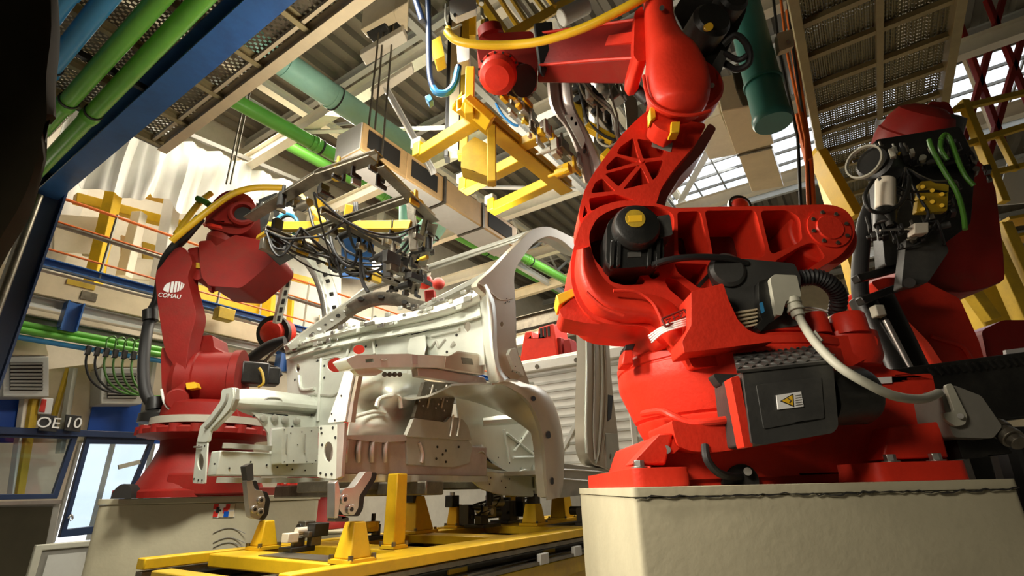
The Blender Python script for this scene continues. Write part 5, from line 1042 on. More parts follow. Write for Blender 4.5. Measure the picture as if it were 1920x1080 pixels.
# pipes under the walkway: one object each, with its couplings
def pipe(label, name, p, q, r, m, marks=(), grp=None):
    o = thing(name, label, 'pipe', p, grp); pp = obj('pipe_run', MB().cyl(p, q, r, n=24), m, o)
    for t_ in marks:
        c_ = p.lerp(q, t_); d_ = (q - p).normalized(); obj('coupling', MB().lathe(c_, d_, [(r*.9, -.06), (r*1.12, -.06), (r*1.12, -.01), (r*1.2, -.01), (r*1.2, .01), (r*1.1, .02), (r*1.1, .06), (r*.9, .06)], 24), m, o)
        obj('clamp_ring', MB().lathe(c_ + d_*.075, d_, [(r*.9, 0), (r*1.16, 0), (r*1.16, .02), (r*.9, .02)], 20), BLKM, o)
    return o
pg = 'pipes under the overhead walkway'
pipe('green pipe nearest the blue beam, running below the dark walkway', 'green_pipe', B(.985, 6.9, 4.05), B(.89, 1.4, 4.05), .062, PGREEN, (.03, .36,), pg)
pipe('green pipe between the other green one and the blue pipe', 'green_pipe', B(.80, 6.9, 4.05), B(.74, 1.4, 4.05), .062, PGREEN, (.36,), pg)
pipe('long blue pipe beside the middle green one under the walkway', 'blue_pipe', B(.585, 6.9, 4.05), B(.55, 1.4, 4.05), .062, PBLUE, (.42,), pg)
pipe('blue pipe at the top corner, mostly cut off by the dark cover', 'blue_pipe', B(.43, 6.9, 4.05), B(.40, 1.4, 4.05), .055, PBLUE, (.6,), pg)
pipe('thick bright green pipe running through the roof steel', 'green_pipe', B(1.9, 4.92, 5.0), B(13, 4.2, 5.0), .085, PGREEN, (.1, .3, .5))
pipe('second green pipe farther up among the roof beams', 'green_pipe', B(4, 7.3, 6.7), B(15, 6.9, 6.7), .10, PGREEN, (.2, .5))
hb = struct('pipe_hanger_beam', MB().bar(B(.3, 4.3, 4.13), B(1.18, 4.3, 4.13), .04, .05), BLK)
# teal ducts
TD = thing('round_duct', 'long pale teal round duct slanting across the roof steel, elbow at its end', 'duct', B(1.9, 4.0, 4.9))
pth_ = [B(1.6, 4.02, 5.0), B(2.4, 4.0, 5.0), B(3.2, 3.98, 5.0), B(3.55, 3.96, 4.99), B(3.75, 3.95, 4.93), B(3.86, 3.94, 4.78), B(3.9, 3.93, 4.5), B(3.92, 3.93, 4.2)]
obj('duct_run', MB().tube(pth_, .135, 28, 5), TEAL, TD)
for u_ in (2.05, 2.6, 3.15): obj('duct_seam', MB().lathe(B(u_, 4.0, 5.0), U, [(.13, -.012), (.143, -.012), (.143, .012), (.13, .012)], 32), TEAL, TD)
obj('duct_strap', MB().lathe(B(2.62, 4.0, 5.0), U, [(.13, .02), (.146, .02), (.146, .035), (.13, .035)], 32), BLKM, TD)
TD2 = thing('round_duct', 'short pale teal duct with a wide open elbow below the cream box duct', 'duct', D(772, 420, 6.2))
obj('drop_pipe', MB().tube([D(764, 360, 6.2), D(764, 440, 6.2), D(770, 470, 6.2)], .115, 20, 4), TEAL, TD2); obj('open_elbow', MB().tube([D(778, 446, 6.2), D(796, 440, 6.15), D(812, 424, 6.1), D(822, 404, 6.05)], .172, 24, 5), TEAL, TD2); obj('elbow_ring', MB().tube([D(800 + 22*math.cos(t_), 436 - 6*math.sin(t_) + 14*math.cos(t_), 5.95) for t_ in [2*math.pi*k/20 for k in range(20)]], .012, 8, 0, True), DGREY, TD2)
TD3 = thing('round_duct', 'big dark teal vertical duct with open lower end beside the big robot elbow', 'duct', D(1453, 238, 3.0))
p_ = D(1450, 232, 3.0); obj('duct_run', MB().lathe(Vector((p_.x, p_.y, 0)), Z, [(.0, p_.z), (.125, p_.z), (.135, p_.z + .02), (.135, p_.z + .06), (.125, p_.z + .08), (.125, 7.7), (0, 7.7)], 36), DTEAL, TD3)
obj('duct_flange', MB().lathe(Vector((p_.x, p_.y, p_.z + .35)), Z, [(.12, 0), (.138, 0), (.138, .02), (.12, .02)], 36), DTEAL, TD3)
# cream box duct with dark grilles
BD = thing('box_duct', 'cream sectioned box duct with dark grille openings hanging over the van', 'duct', B(2.4, 3.4, 3.85))
for u0, u1, gr in ((2.42, 2.98, 1), (2.98, 3.52, 1), (3.56, 4.20, 0), (4.24, 4.95, 1)):
    um, ln = (u0 + u1)/2, u1 - u0; b_ = obj('duct_section', MB().box(B(um, 3.36, 4.0), ln, .36, .30, UV), DUCTT, BD, bev=.01)
    obj('lit_bottom_face', MB().box(B(um, 3.37, 3.847), ln*.98, .34, .008, UV), WHITE, b_)  # white face carries the light on the duct underside as colour
    if u0 < 2.5: obj('end_cap', MB().box(B(u0 - .006, 3.36, 4.0), .012, .34, .28, UV), WHITE, b_)
    if gr: obj('grille_opening', MB().box(B(um - .02, 3.177, 4.0), ln*.70, .012, .19, UV), HOLE, b_)
    if u0 > 3.5: obj('duct_joint', MB().box(B(u0 - .02, 3.36, 4.0), .03, .39, .33, UV), DSTEEL, BD)
# wire ropes of the hoist and its cream housings
for i, (a, b, lb_) in enumerate((((700, 275), (708, 60), 'steel wire rope over the end of the cream box duct'), ((716, 292), (742, 25), 'taut wire rope beside the cream hoist housings'), ((690, 248), (718, 120), 'short wire rope left of the hoist housings'), ((424, 345), (470, 150), 'long vertical wire rope before the white sheeting'), ((432, 345), (476, 150), 'second wire rope close to the one before the sheeting'))):
    y_ = 3.9 if i < 3 else 5.0; p, q = D(*a, y_), D(*b, y_ ); q = Vector((p.x + (q.x-p.x)*.3, p.y, q.z)); o = tag(obj('wire_rope', MB().tube([p, q + Z*2.2], .010, 8), DSTEEL), lb_, 'rope', 'wire ropes under the roof')
def plainthing(name, mb, m, label, cat, grp=None, bev=0): return tag(obj(name, mb, m, bev=bev), label, cat, grp)
hh = thing('hoist_housing', 'cream hoist trolley housing of stacked plates high over the van', 'hoist', H(760, 90, 5.2))
obj('base_plate', MB().plate([H(*q, 5.2) for q in ((674, 104), (755, 58), (764, 78), (686, 124))], [], Z*.08), CREAM, hh, bev=.01); obj('upper_plate', MB().plate([H(*q, 5.4) for q in ((676, 56), (756, 10), (764, 30), (690, 72))], [], Z*.3), BEIGE, hh, bev=.01)
obj('drum', MB().cyl(H(700, 60, 5.5), H(735, 42, 5.5), .14), BLK, hh, bev=.01); obj('side_box', MB().plate([H(*q, 5.3) for q in ((738, 20), (765, 4), (764, 60), (742, 40))], [], Z*.2), BEIGE, hh, bev=.01)
obj('lower_plate', MB().plate([H(*q, 5.0) for q in ((694, 172), (772, 124), (776, 138), (702, 188))], [], Z*.06), CREAM, hh, bev=.01)
db_ = struct('diagonal_beam', MB().chan(D(724, 166, 4.3), D(812, 322, 4.3), .09, .06, .01), WHITE)
# overhead hoist mast: cream, black and yellow uprights
MS = thing('hoist_mast', 'tall cream and yellow hoist mast with black guide hanging left of the big robot wrist', 'mast', D(862, 330, 2.5))
for x_, w_, m_, y0, nm in ((852, .075, BEIGE, 290, 'mast_profile'), (838, .028, BLK, 300, 'guide_rail'), (868, .06, YEL2, 296, 'mast_profile'), (886, .045, YEL, 75, 'upright')):
    p = D(x_, y0, 3.1); obj(nm, MB().bar(p, Vector((p.x, p.y, 7.6)), w_*1.24, .09, Y), m_, MS, bev=.006)
obj('yellow_block', MB().plate(pd(rnd([(806, 78), (826, 66), (834, 104), (816, 112)], 3), 2.4), [], Y*.1), YEL, MS, bev=.006)
obj('steel_plate', MB().plate(pd(rnd([(842, 0), (892, -6), (894, 16), (854, 32), (843, 22)], 4), 2.35), [], Y*.05), WHITE, MS, bev=.006)
obj('plate_hole', MB().plate(pd(oval(853, 27, 3, 3, 10), 2.345), [], Y*.01), HOLE, MS)
obj('white_box', MB().plate(pd(rnd([(856, 84), (880, 88), (880, 112), (858, 118)], 3), 2.3), [], Y*.1), WHITE, MS, bev=.006)
h = MB(); h.tube([D(*q, 2.3) for q in ((802, -20), (804, 60), (806, 140), (818, 172), (838, 172), (856, 150), (860, 124))], .018, 12, 6); obj('drag_cable', h, DBLUE, MS)
h = MB(); h.tube([D(*q, 2.28) for q in ((770, -30), (786, 20), (792, 40))], .020, 12, 4); obj('drag_cable', h, DBLUE, MS)
obj('blue_hose', MB().tube([D(*q, 2.29) for q in ((812, 164), (820, 174), (838, 174), (852, 158), (859, 128))], .02, 10, 5), PBLUE, MS)
obj('cable_clamp', MB().plate(pd([(796, 180), (806, 176), (812, 186), (804, 192)], 2.3), [], Y*.05), PBLUE, MS, bev=.004)
h = MB(); h.tube([D(*q, 2.25) for q in ((836, 8), (836, 40), (846, 54), (866, 46))], .006, 8, 6); obj('thin_cable', h, LTAN, MS)
h = MB(); h.tube([D(*q, 2.2) for q in ((840, 52), (846, 66), (864, 78))], .018, 10, 4); obj('yellow_hose_end', h, YHOSE, MS)
# yellow frame above the forearm
OF = thing('overhead_lattice', 'yellow slatted overhead frame in a V shape just above the big robot forearm', 'frame', D(960, 60, 3.0))
obj('frame_bar', MB().bar(D(896, -10, 3.0), D(952, 72, 2.7), .075, .06), YEL, OF, bev=.005); obj('frame_bar', MB().bar(D(950, 70, 2.7), D(1070, 0, 3.2), .06, .07), YEL, OF, bev=.005)
for k in range(5): obj('slat', MB().bar(D(930 + k*22, -14, 3.3), D(972 + k*17, 52 - k*10, 3.0), .035, .03), (YEL, YEL2, LTAN, YEL2, YEL)[k], OF, bev=.003)
clutter(MS, [D(900, 20, 2.6), D(905, 60, 2.6)], 6, 41, .05, [YEL, LTAN, BLK], .04)
cyp = plainthing('air_cylinder', MB().cyl(D(1052, 34, 2.6), D(1100, 10, 2.6), .06), LGREY, 'grey cylinder lying above the big robot forearm', 'cylinder', bev=.008)
# ------------------------------------------------------------------ gallery and booth along the far side
VG = 7.0
# dark cover close to the lens
cvr = MB(); rows = []
for j in range(9):
    z_ = .85 + j*.32; row = []
    for i in range(9):
        y_ = .95 + i*.05; x_ = -1.24 - .055*i + .012*math.sin(i*1.3 + j*.8) + (.0 if z_ > 1.5 else -(1.5 - z_)*.30)
        row.append(Vector((x_ - .5*(8-i)/8*.0, y_, z_)))
    rows.append(row)
def cover_edge(z_): return -1.02 - .0*z_
cv = MB(); g_ = []
for i, (dx, dy) in enumerate(((0, 0), (-.02, -.02), (-.2, -.05), (-.5, -.04), (-.9, -.06))):
    g_.append([D(x_, y_, 1.15) + Vector((dx, dy + .012*math.sin(y_*.02 + i*2), 0)) for x_, y_ in ((100, -60), (99, 60), (97, 160), (101, 225), (96, 245), (66, 330), (40, 400), (8, 470), (-30, 560))])
cv.sheet(g_, .012, 3); tag(obj('protective_cover', cv, OLIVE), 'dark olive hanging cover close up at the picture edge', 'cover')
# orange safety rails: a thing each, because they run on different levels
def rail(label, z_, m, r=.018, u0=1.3, u1=11, v_=VG): return tag(obj('guard_rail', MB().cyl(B(u0, v_, z_), B(u1, v_, z_), r, n=10), m), label, 'rail', 'gallery rails')
rail('topmost thin orange rail along the far gallery', 4.19, ORANGE); rail('second orange rail from the top on the far gallery', 3.90, ORANGE, .012)
rail('lowest orange rail just above the beige cable trunk', 3.56, ORANGE, .012); rail('dark steel tube under the second orange rail', 3.86, DSTEEL, .028)
for k in range(7):
    o = tag(obj('rail_post', MB().bar(B(1.9 + k*1.35, VG, 3.35), B(1.9 + k*1.35, VG, 4.22), .025, .025), LTAN), ('thin rail post %s of the far gallery' % ('nearest the blue column', 'second from the blue column', 'beside the dark red robot arm', 'just past the dark red robot forearm', 'seen through the hanging arch panel', 'beyond the hanging arch panel', 'far along the gallery')[k]), 'post', 'gallery rail posts')
tr_ = thing('cable_trunk', 'long beige cable trunk box along the far gallery above grey beams', 'cable trunk', B(1.3, VG, 3.0))
obj('trunk_body', MB().box(B(6, VG + .1, 3.16), 9.4, .25, .25, UV), BEIGE, tr_, bev=.01); obj('yellow_label', MB().box(B(1.75, VG - .03, 3.25), .26, .006, .06, UV), YEL2, tr_); obj('cover_plate', MB().box(B(1.85, VG - .03, 3.14), .15, .008, .10, UV), DSTEEL, tr_, bev=.003)
obj('dark_opening', MB().box(B(2.50, VG - .03, 3.10), .05, .008, .13, UV), HOLE, tr_)
struct('gallery_beam', MB().ibeam(B(1.3, VG, 3.40), B(12, VG, 3.40), .1, .09), BLUE)
struct('gallery_beam', MB().ibeam(B(1.3, VG + .05, 2.98), B(12, VG + .05, 2.98), .1, .10), LGREY); struct('gallery_beam', MB().ibeam(B(1.3, VG + .2, 2.80), B(12, VG + .2, 2.80), .1, .10), MGREY)
struct('gallery_deck_slab', MB().box(B(6.5, VG + .9, 3.34), 10.5, 1.6, .03, UV), CREAM)
for u_, z0, z1 in ((1.74, 2.70, 3.02), (4.3, 2.70, 3.02), (7, 2.70, 3.02)): struct('bracket_column', MB().ibeam(B(u_, VG - .05, z0), B(u_, VG - .05, z1), .15, .15, .015, U), BLUE)
for k in range(9):
    p = tag(obj('strip_light', MB().box(B(1.9 + k*1.1, VG + .5, 2.92), .8, .1, .05, UV), WHITE, bev=.01), 'white fitting under the gallery ' + ('by the blue column', 'second from the blue column', 'left of the dark red robot arm', 'right of the dark red robot arm', 'behind the robot shoulder', 'behind the van nose', 'behind the van bulkhead', 'behind the van header', 'far end')[k], 'light fitting', 'fittings under the gallery')
pgn = 'wall pipes below the gallery'
def wpipe(label, z_, r, m, v_): return tag(obj('wall_pipe', MB().cyl(B(1.2, v_, z_), B(3.6, v_, z_), r, n=16), m), label, 'pipe', pgn)
wpipe('upper green pipe of the bundle beside the blue column', 2.70, .035, PGREEN, VG); wpipe('lower green pipe of the bundle beside the blue column', 2.63, .035, PGREEN, VG - .03); wpipe('light blue pipe lowest in the bundle', 2.56, .028, PBLUE, VG)
for k in range(6):
    x0 = 165 + k*17; y0 = 655 + k*2
    o = thing('hanging_hose', ('dark looped hose leftmost below the green pipes', 'dark hose second from the left below the pipes', 'green hose third from the left below the pipes', 'green hose loop above the second louvre', 'green hose just left of the black sheathed hose', 'green hose nearest the dark red robot')[k], 'hose', A(x0, y0, VG - .1 - .035*k), 'hoses below the green pipes'); m_ = BLKM if k < 2 else GREENC
    obj('hose_run', MB().tube([A(*q, VG - .1 - .035*k) for q in ((x0, y0), (x0 - 4, y0 + 28), (x0 + 6, y0 + 58), (x0 + 34, y0 + 78), (x0 + 70, y0 + 80))], .012, 8, 6), m_, o)
    if k > 1: obj('hose_loop', MB().tube([A(*q, VG - .1 - .035*k) for q in ((x0, y0), (x0 + 2, y0 - 22), (x0 + 16, y0 - 28), (x0 + 22, y0 - 12))], .009, 8, 6), GREENC, o)
    obj('hose_valve', MB().box(A(x0, y0 + 2, VG - .1 - .035*k), .05, .05, .10, UV), BLK, o, bev=.006)
# louvred air units
for i, (x0, x1, y0, y1, lb_) in enumerate(((4, 92, 668, 744, 'grey louvred air unit at the left edge under the pipes'), (188, 266, 690, 758, 'grey louvred air unit behind the hanging hoses'))):
    o = thing('air_unit', lb_, 'air unit', A((x0+x1)/2, y1, 7.2)); a_, b_, c_, d_ = A(x0, y1, 7.2), A(x1, y1, 7.2), A(x1, y0, 7.2), A(x0, y0, 7.2)
    obj('housing', MB().plate([a_, b_, c_, d_], [], V*.3), LGREY, o, bev=.012); mid = (c_ + d_)/2
    obj('hood', MB().plate([d_ + Z*.01, c_ + Z*.01, c_.lerp(d_, .25) + Z*.22, d_.lerp(c_, .15) + Z*.24], [], V*.3), BEIGE, o, bev=.01)
    e = [p.lerp((a_ + b_ + c_ + d_)/4, .30) - V*.008 for p in (a_, b_, c_, d_)]; lv_ = obj('louvre_recess', MB().plate(e, [], V*.004), HOLE, o)
    for k in range(8):
        t_ = (k + .5)/8; obj('louvre_blade', MB().bar(e[0].lerp(e[3], t_) - V*.008, e[1].lerp(e[2], t_) - V*.008, .02, .022), MGREY, lv_)
# beige panel wall with blue fields, sign, alarm box
wp_ = struct('panel_wall', MB().plate(pa([(30, 700), (190, 680), (172, 830), (0, 830)], 7.55), [], V*.04), BEIGE)
struct('panel_wall', MB().plate(pa([(-60, 735), (66, 742), (44, 830), (-60, 830)], 7.52), [], V*.03), BPANEL); struct('panel_wall', MB().plate(pa([(176, 752), (300, 756), (300, 832), (160, 828)], 7.50), [], V*.03), BPANEL)
def bgpost(label, x0, y0, x1, y1, w_, m, v_, cat='post', name='wall_post', grp='uprights behind the booth'): return tag(obj(name, MB().bar(A(x0, y0, v_), A(x1, y1, v_), w_, w_), m, bev=.006), label, cat, grp)
bgpost('yellow upright left of the beige panels with a scale strip', 62, 742, 30, 935, .09, YEL2, 7.45); bgpost('grey pipe upright between the two halves of the number sign', 138, 690, 112, 850, .06, LTAN, 7.40); bgpost('pale ruled strip beside the yellow upright', 46, 745, 22, 930, .06, CREAM, 7.44); bgpost('yellow edged upright right of the beige panels', 128, 690, 96, 800, .04, YEL2, 7.46); bgpost('pale upright behind the sheathed hose', 292, 640, 268, 800, .07, LGREY, 7.3)
sg = thing('number_sign', 'dark sign with pale characters OE 10 over the booth window', 'sign', A(112, 806, 7.20))
for s_, x0, x1 in (('OE', 74, 108), ('10', 122, 153)):
    a_, b_, c_, d_ = A(x0 - 2, 807, 7.20), A(x1 - 2, 810, 7.20), A(x1, 780, 7.20), A(x0 + 2, 777, 7.20); pnl = obj('sign_panel', MB().plate([a_, b_, c_, d_], [], V*.02), LBLK, sg, bev=.003)
    text('characters', s_, .155, (a_ + b_ + c_ + d_)/4 - V*.006, U, Z, WHT, pnl, .008)
al = thing('alarm_box', 'small red and white box on the beige panels above the number sign', 'box', A(86, 778, 7.4)); obj('box_body', MB().plate(pa([(71, 776), (96, 777), (101, 747), (77, 745)], 7.4), [], V*.08), WHT, al, bev=.008); obj('red_half', MB().plate(pa([(73, 772), (84, 773), (88, 749), (79, 748)], 7.39), [], V*.01), LRED, al, bev=.003)
# glazed booth
VB = 7.3
bt = thing('glazed_booth', 'navy framed glass booth with a window and a door at the left', 'booth', A(120, 1010, VB))
def fpanel(x0, y0, x1, y1, x2, y2, x3, y3, nm, t_):
    q = [A(*p, VB) for p in ((x0, y0), (x1, y1), (x2, y2), (x3, y3))]; c_ = sum(q, Vector())/4
    inn = [p + (c_ - p).normalized()*t_ for p in q]; f_ = obj(nm, MB().plate(q, [inn], V*.07), DBLUE, bt, bev=.005); obj('glass_pane', MB().plate([p + V*.03 for p in inn], [], V*.006), BGLASS, f_); return f_
fpanel(-40, 938, 108, 935, 148, 815, -40, 810, 'window_frame', .07); dr = fpanel(112, 1008, 222, 996, 292, 822, 163, 818, 'door', .09)
obj('door_handle', MB().tube([A(*q, VB - .03) for q in ((128, 972), (134, 965), (136, 972), (131, 976))], .010, 8, 4), STEEL, dr); obj('closer', MB().bar(A(222, 876, VB - .04), A(262, 866, VB - .04), .03, .05), LTAN, dr)
obj('header', MB().bar(A(-40, 806, VB), A(300, 818, VB), .08, .07), DBLUE, bt, bev=.005)
ob_ = struct('window_2', MB().box(B(3.65, 9.60, 1.15), 1.48, .012, 1.38, UV), GLASS)
for u_ in (2.93, 3.35, 3.9, 4.37): struct('window_frame', MB().bar(B(u_, 9.57, .46), B(u_, 9.57, 1.84), .05, .05), LGREY, ob_)
# cabinets low at the corner
kb = thing('cabinet', 'dark olive grey cabinet in the corner below the booth window', 'cabinet', A(60, 1075, 6.4)); obj('body', MB().plate(pa([(-80, 1120), (84, 1110), (116, 938), (-80, 942)], 6.4), [], V*.5), MGREY, kb, bev=.012); obj('door', MB().plate(pa([(-70, 1120), (70, 1110), (100, 950), (-70, 952)], 6.38), [], V*.02), OLIVE, kb, bev=.006); obj('top_rail', MB().bar(A(-60, 945, 6.37), A(114, 941, 6.37), .03, .03), STEEL, kb)
kp = thing('guard_screen', 'grey framed guard panel standing left of the beige pedestal', 'panel', A(110, 1080, 6.0)); q = [A(*p, 6.0) for p in ((40, 1120), (180, 1120), (190, 1012), (68, 1022))]; c_ = sum(q, Vector())/4
obj('frame', MB().plate(q, [[p + (c_ - p)*.22 for p in q]], V*.05), LTAN, kp, bev=.008); obj('infill', MB().plate([p + (c_ - p)*.2 + V*.02 for p in q], [], V*.01), MGREY, kp); obj('inner_frame', MB().plate([p + (c_ - p)*.42 + V*.01 for p in q], [], V*.01), LGREY, kp)
# white sheeting hung behind the walkway
PS = thing('plastic_sheeting', 'creased translucent white sheeting hung across the upper far side', 'curtain', B(3, 7.6, 4.9))
random.seed(9); rows = []
for j in range(8):
    row = []
    for i in range(49):
        u_ = 1.25 + i*.068; top = 5.95 + .10*(u_ - 1.75); bot = 4.75 + .14*(u_ - 1.9) + (.15 if i % 16 < 5 else 0); t_ = j/7
        row.append(B(u_, 7.6 + .05*math.sin(i*1.1 + j*.15) + .03*math.sin(i*.37 + j) + .03*math.sin(i*2.3), top + (bot - top)*t_))
    rows.append(row)
obj('sheet', MB().sheet(rows, .004, 2), PLAST, PS, ang=60); obj('hanging_rail', MB().bar(B(1.1, 7.55, 5.98), B(4.7, 7.55, 6.32), .05, .07), MGREY, PS)
s3 = [B(1.2 + i*.1, 8.95 + .05*math.sin(i*1.7), 0) for i in range(9)]; tag(obj('plastic_sheeting', MB().sheet([[p + Z*z_ for p in s3] for z_ in (5.4, 4.9, 4.4, 3.9)], .004, 2), PLAST), 'lower white sheet beside the blue column behind yellow bars', 'curtain')
# yellow steelwork behind the rails
def yb(label, x0, y0, x1, y1, w_, m=YEL, v_=8.0, nm='yellow_post'): return tag(obj(nm, MB().bar(A(x0, y0, v_), A(x1, y1, v_), w_, w_), m, bev=.008), label, 'steelwork', 'yellow steelwork behind the gallery rails')
yb('yellow post rising behind the rails by the beige trunk', 216, 352, 172, 540, .15); yb('pale post right of the first yellow post', 262, 400, 232, 520, .14, CREAM); yb('tall white post left of the dark red robot arm', 326, 362, 296, 545, .17, WHITE)
yb('yellow beam high across the white sheeting foot', 120, 318, 372, 386, .17, nm='yellow_beam', v_=8.25); yb('second yellow beam behind the yellow post', 140, 372, 345, 425, .14, nm='yellow_beam', v_=8.25); yb('yellow post seen through the hanging arch panel', 512, 470, 498, 640, .16); yb('yellow beam slanting behind the arch panel', 470, 500, 590, 530, .12, nm='yellow_beam', v_=8.25)
yb('yellow block beside the dark red forearm', 330, 500, 360, 508, .3, YEL2, nm='yellow_beam', v_=8.25); yb('long orange yellow beam behind the dark red forearm', 350, 545, 480, 580, .22, YEL, nm='yellow_beam', v_=8.25); yb('yellow beam left of the cowl arch', 624, 606, 690, 566, .10, nm='yellow_beam', v_=7.6); yb('lower yellow beam left of the cowl arch', 624, 588, 674, 562, .07, nm='yellow_beam', v_=7.7)
yb('white vertical post below the gripper middle', 716, 400, 704, 520, .16, WHITE); yb('short yellow post behind the cowl arch', 750, 600, 746, 660, .10); yb('yellow post behind the steel gripper', 605, 360, 590, 450, .12)
for i, (x0, y0, x1, y1, m_, lb_, v_) in enumerate(((470, 440, 640, 640, LGREY, 'grey panel seen through the hanging arch', 8.8), (640, 440, 720, 520, BLUE, 'blue board behind the steel gripper', 8.8), (230, 480, 300, 520, CREAM, 'cream board between yellow posts', 8.6), (600, 590, 760, 660, CREAM, 'cream board behind the cowl arch', 8.7), (100, 400, 200, 470, CREAM, 'cream boxed panel behind the rails by the blue column', 8.6), (390, 600, 480, 640, WHITE, 'white slatted board above the black robot motor', 8.5))):
    tag(obj('wall_board', MB().plate(pa([(x0, y1), (x1, y1 + 8), (x1, y0 + 8), (x0, y0)], v_), [], V*.05), m_, bev=.01), lb_, 'board')
tag(obj('yellow_camera_box', MB().box(A(420, 590, 6.8), .22, .15, .16, UV), YEL2, bev=.01), 'small black and yellow box under the gallery beside the robot arm', 'box')
# machinery far behind, glimpsed through the cab
MZ = thing('bowl_hopper', 'dull grey rounded hopper behind the cowl arch', 'hopper', A(712, 640, 6.2)); obj('bowl', MB().lathe(A(712, 660, 6.2), Z, [(0, 0), (.34, 0), (.36, .35), (.28, .45), (0, .45)], 32), LGREY, MZ)
rb_ = thing('industrial_robot', 'small red robot head with pale cap beyond the windscreen header', 'robot', A(806, 545, 6.5)); obj('head', MB().ball(A(795, 528, 6.5), .17, 14, (1, 1, .85)), RED, rb_); obj('second_motor', MB().ball(A(822, 532, 6.6), .13, 14), RED2, rb_); obj('pale_cap', MB().cyl(A(797, 518, 6.4), A(803, 512, 6.4), .06), CREAM, rb_); obj('arm', MB().bar(A(806, 545, 6.6), A(812, 620, 6.6), .2, .2), RED2, rb_, bev=.02)
for i, (x0, x1, y0, y1, m_, lb_) in enumerate(((112, 150, 402, 462, DUCTT, 'tan board next to the blue column behind the orange rails'), (156, 196, 414, 478, BEIGE, 'beige board second from the blue column behind the rails'), (228, 256, 440, 496, DUCTT, 'tan board between the yellow post and the pale post'), (268, 292, 452, 505, YEL2, 'dull yellow board left of the tall white post'), (440, 490, 520, 570, BEIGE, 'beige board right of the dark red forearm'))):
    tag(obj('gallery_board', MB().plate(pa([(x0, y1), (x1, y1 + (x1-x0)*.3), (x1, y0 + (x1-x0)*.3), (x0, y0)], 8.72), [], V*.05), m_, bev=.01), lb_, 'board')
yb('slim yellow post between the tan boards', 205, 400, 190, 520, .07, YEL, 8.3); yb('yellow beam right of the tall white post', 372, 386, 470, 420, .12, YEL, 8.3, 'yellow_beam'); yb('slim yellow post right of the dark red forearm', 546, 560, 540, 640, .09, YEL, 8.3); yb('pale upright with dark blocks left of the dark red arm', 250, 420, 236, 520, .06, LTAN, 8.1)
# ------------------------------------------------------------------ right side: upper deck, glazing, robot, railings
RM = thing('overhead_deck', 'olive ribbed overhead deck seen from below in the upper right', 'deck', B(4.5, -.8, 4.5))
rows = []; prof = []
v_ = -1.32
while v_ < -.28:
    for dv, dz in ((0, 0), (.012, 0), (.018, .014), (.030, .014)): prof.append((v_ + dv, dz))
    v_ += .036
obj('deck_sheet', MB().sheet([[B(u_, a, 4.53 + b) for a, b in prof] for u_ in (2.2, 9.0)], .003), PERF2, RM, ang=20)
for v_ in (-.26, -1.34): obj('edge_beam', MB().chan(B(2.2, v_, 4.5), B(9.0, v_, 4.5), .07, .16, .012), OLB, RM, bev=.003)
obj('middle_beam', MB().bar(B(2.2, -.82, 4.49), B(9.0, -.82, 4.49), .05, .05), OLB, RM)
for k in range(15): obj('cross_rib', MB().bar(B(2.7 + k*.42, -.26, 4.50), B(2.7 + k*.42, -1.34, 4.50), .05, .05), OLB, RM)
struct('deck_column', MB().bar(B(5.98, -.24, 0), B(5.98, -.24, 4.5), .12, .12), YEL)
tag(obj('yellow_brace', MB().bar(D(1532, 290, 4.5), D(1600, 410, 4.5), .20, .10), YEL, bev=.006), 'broad yellow upright right of the lever end below the olive deck', 'brace')
tag(obj('orange_pipe', MB().tube([D(1478, 20, 4.0), D(1490, 100, 4.0), D(1518, 300, 4.0), D(1526, 420, 4.0)], .03, 10), ORANGE), 'slim orange pipe running down beside the dark teal duct', 'pipe')
tag(obj('orange_board', MB().plate(pd([(1492, 212), (1506, 208), (1524, 296), (1512, 300)], 3.9), [], Y*.04), ORANGE, bev=.006), 'narrow orange panel under the dark teal duct', 'panel')
for k, (x0, x1, m_) in enumerate(((1448, 1476, BLK), (1462, 1490, ORANGE), (1474, 1492, BLK))):
    tag(obj('conduit', MB().tube([D(x0, -20, 3.8 + k*.09), D(x0 + 14, 100, 3.8 + k*.09), D(x1 + 20, 260, 3.8 + k*.09), D(x1 + 26, 400, 3.8 + k*.09)], .014, 8), m_), ('black conduit left of the orange pipe', 'second orange conduit beside the orange pipe', 'black conduit at the edge of the olive deck')[k], 'conduit', 'conduits by the olive deck')
bk_ = thing('wall_bracket', 'pale yellow bracket with one bolt beside the dark teal duct', 'bracket', D(1472, 90, 2.9)); obj('plate', MB().plate(pd(rnd([(1457, 62), (1486, 54), (1490, 86), (1462, 96)], 3), 2.9), [], Y*.05), BEIGE, bk_, bev=.006); obj('bolt', MB().cyl(D(1478, 78, 2.9), D(1478, 78, 2.87), .014), DSTEEL, bk_)
# box ductwork behind the elbow
DW = thing('box_ductwork', 'tan box ductwork behind the big robot elbow', 'duct', H(1400, 250, 5.0))
for q, z0, h_, m_ in (([(1352, 210), (1424, 196), (1452, 270), (1380, 290)], 5.0, .5, BEIGE), ([(1384, 290), (1446, 276), (1470, 350), (1410, 360)], 5.0, .4, BEIGE), ([(1300, 236), (1352, 214), (1384, 290), (1330, 300)], 5.2, .3, CREAM), ([(1380, 170), (1420, 164), (1428, 196), (1392, 200)], 4.9, .3, OLIVE)):
    obj('duct_box', MB().plate([H(*p, z0) for p in q], [], Z*h_), m_, DW, bev=.015)
obj('seam_strip', MB().bar(H(1382, 292, 4.99), H(1448, 276, 4.99), .03, .02), DSTEEL, DW)
# window band on the right wall behind the railing
for n_, (u0, u1, z0, z1) in enumerate(((9.5, 15.5, 4.6, 7.6),)): pass
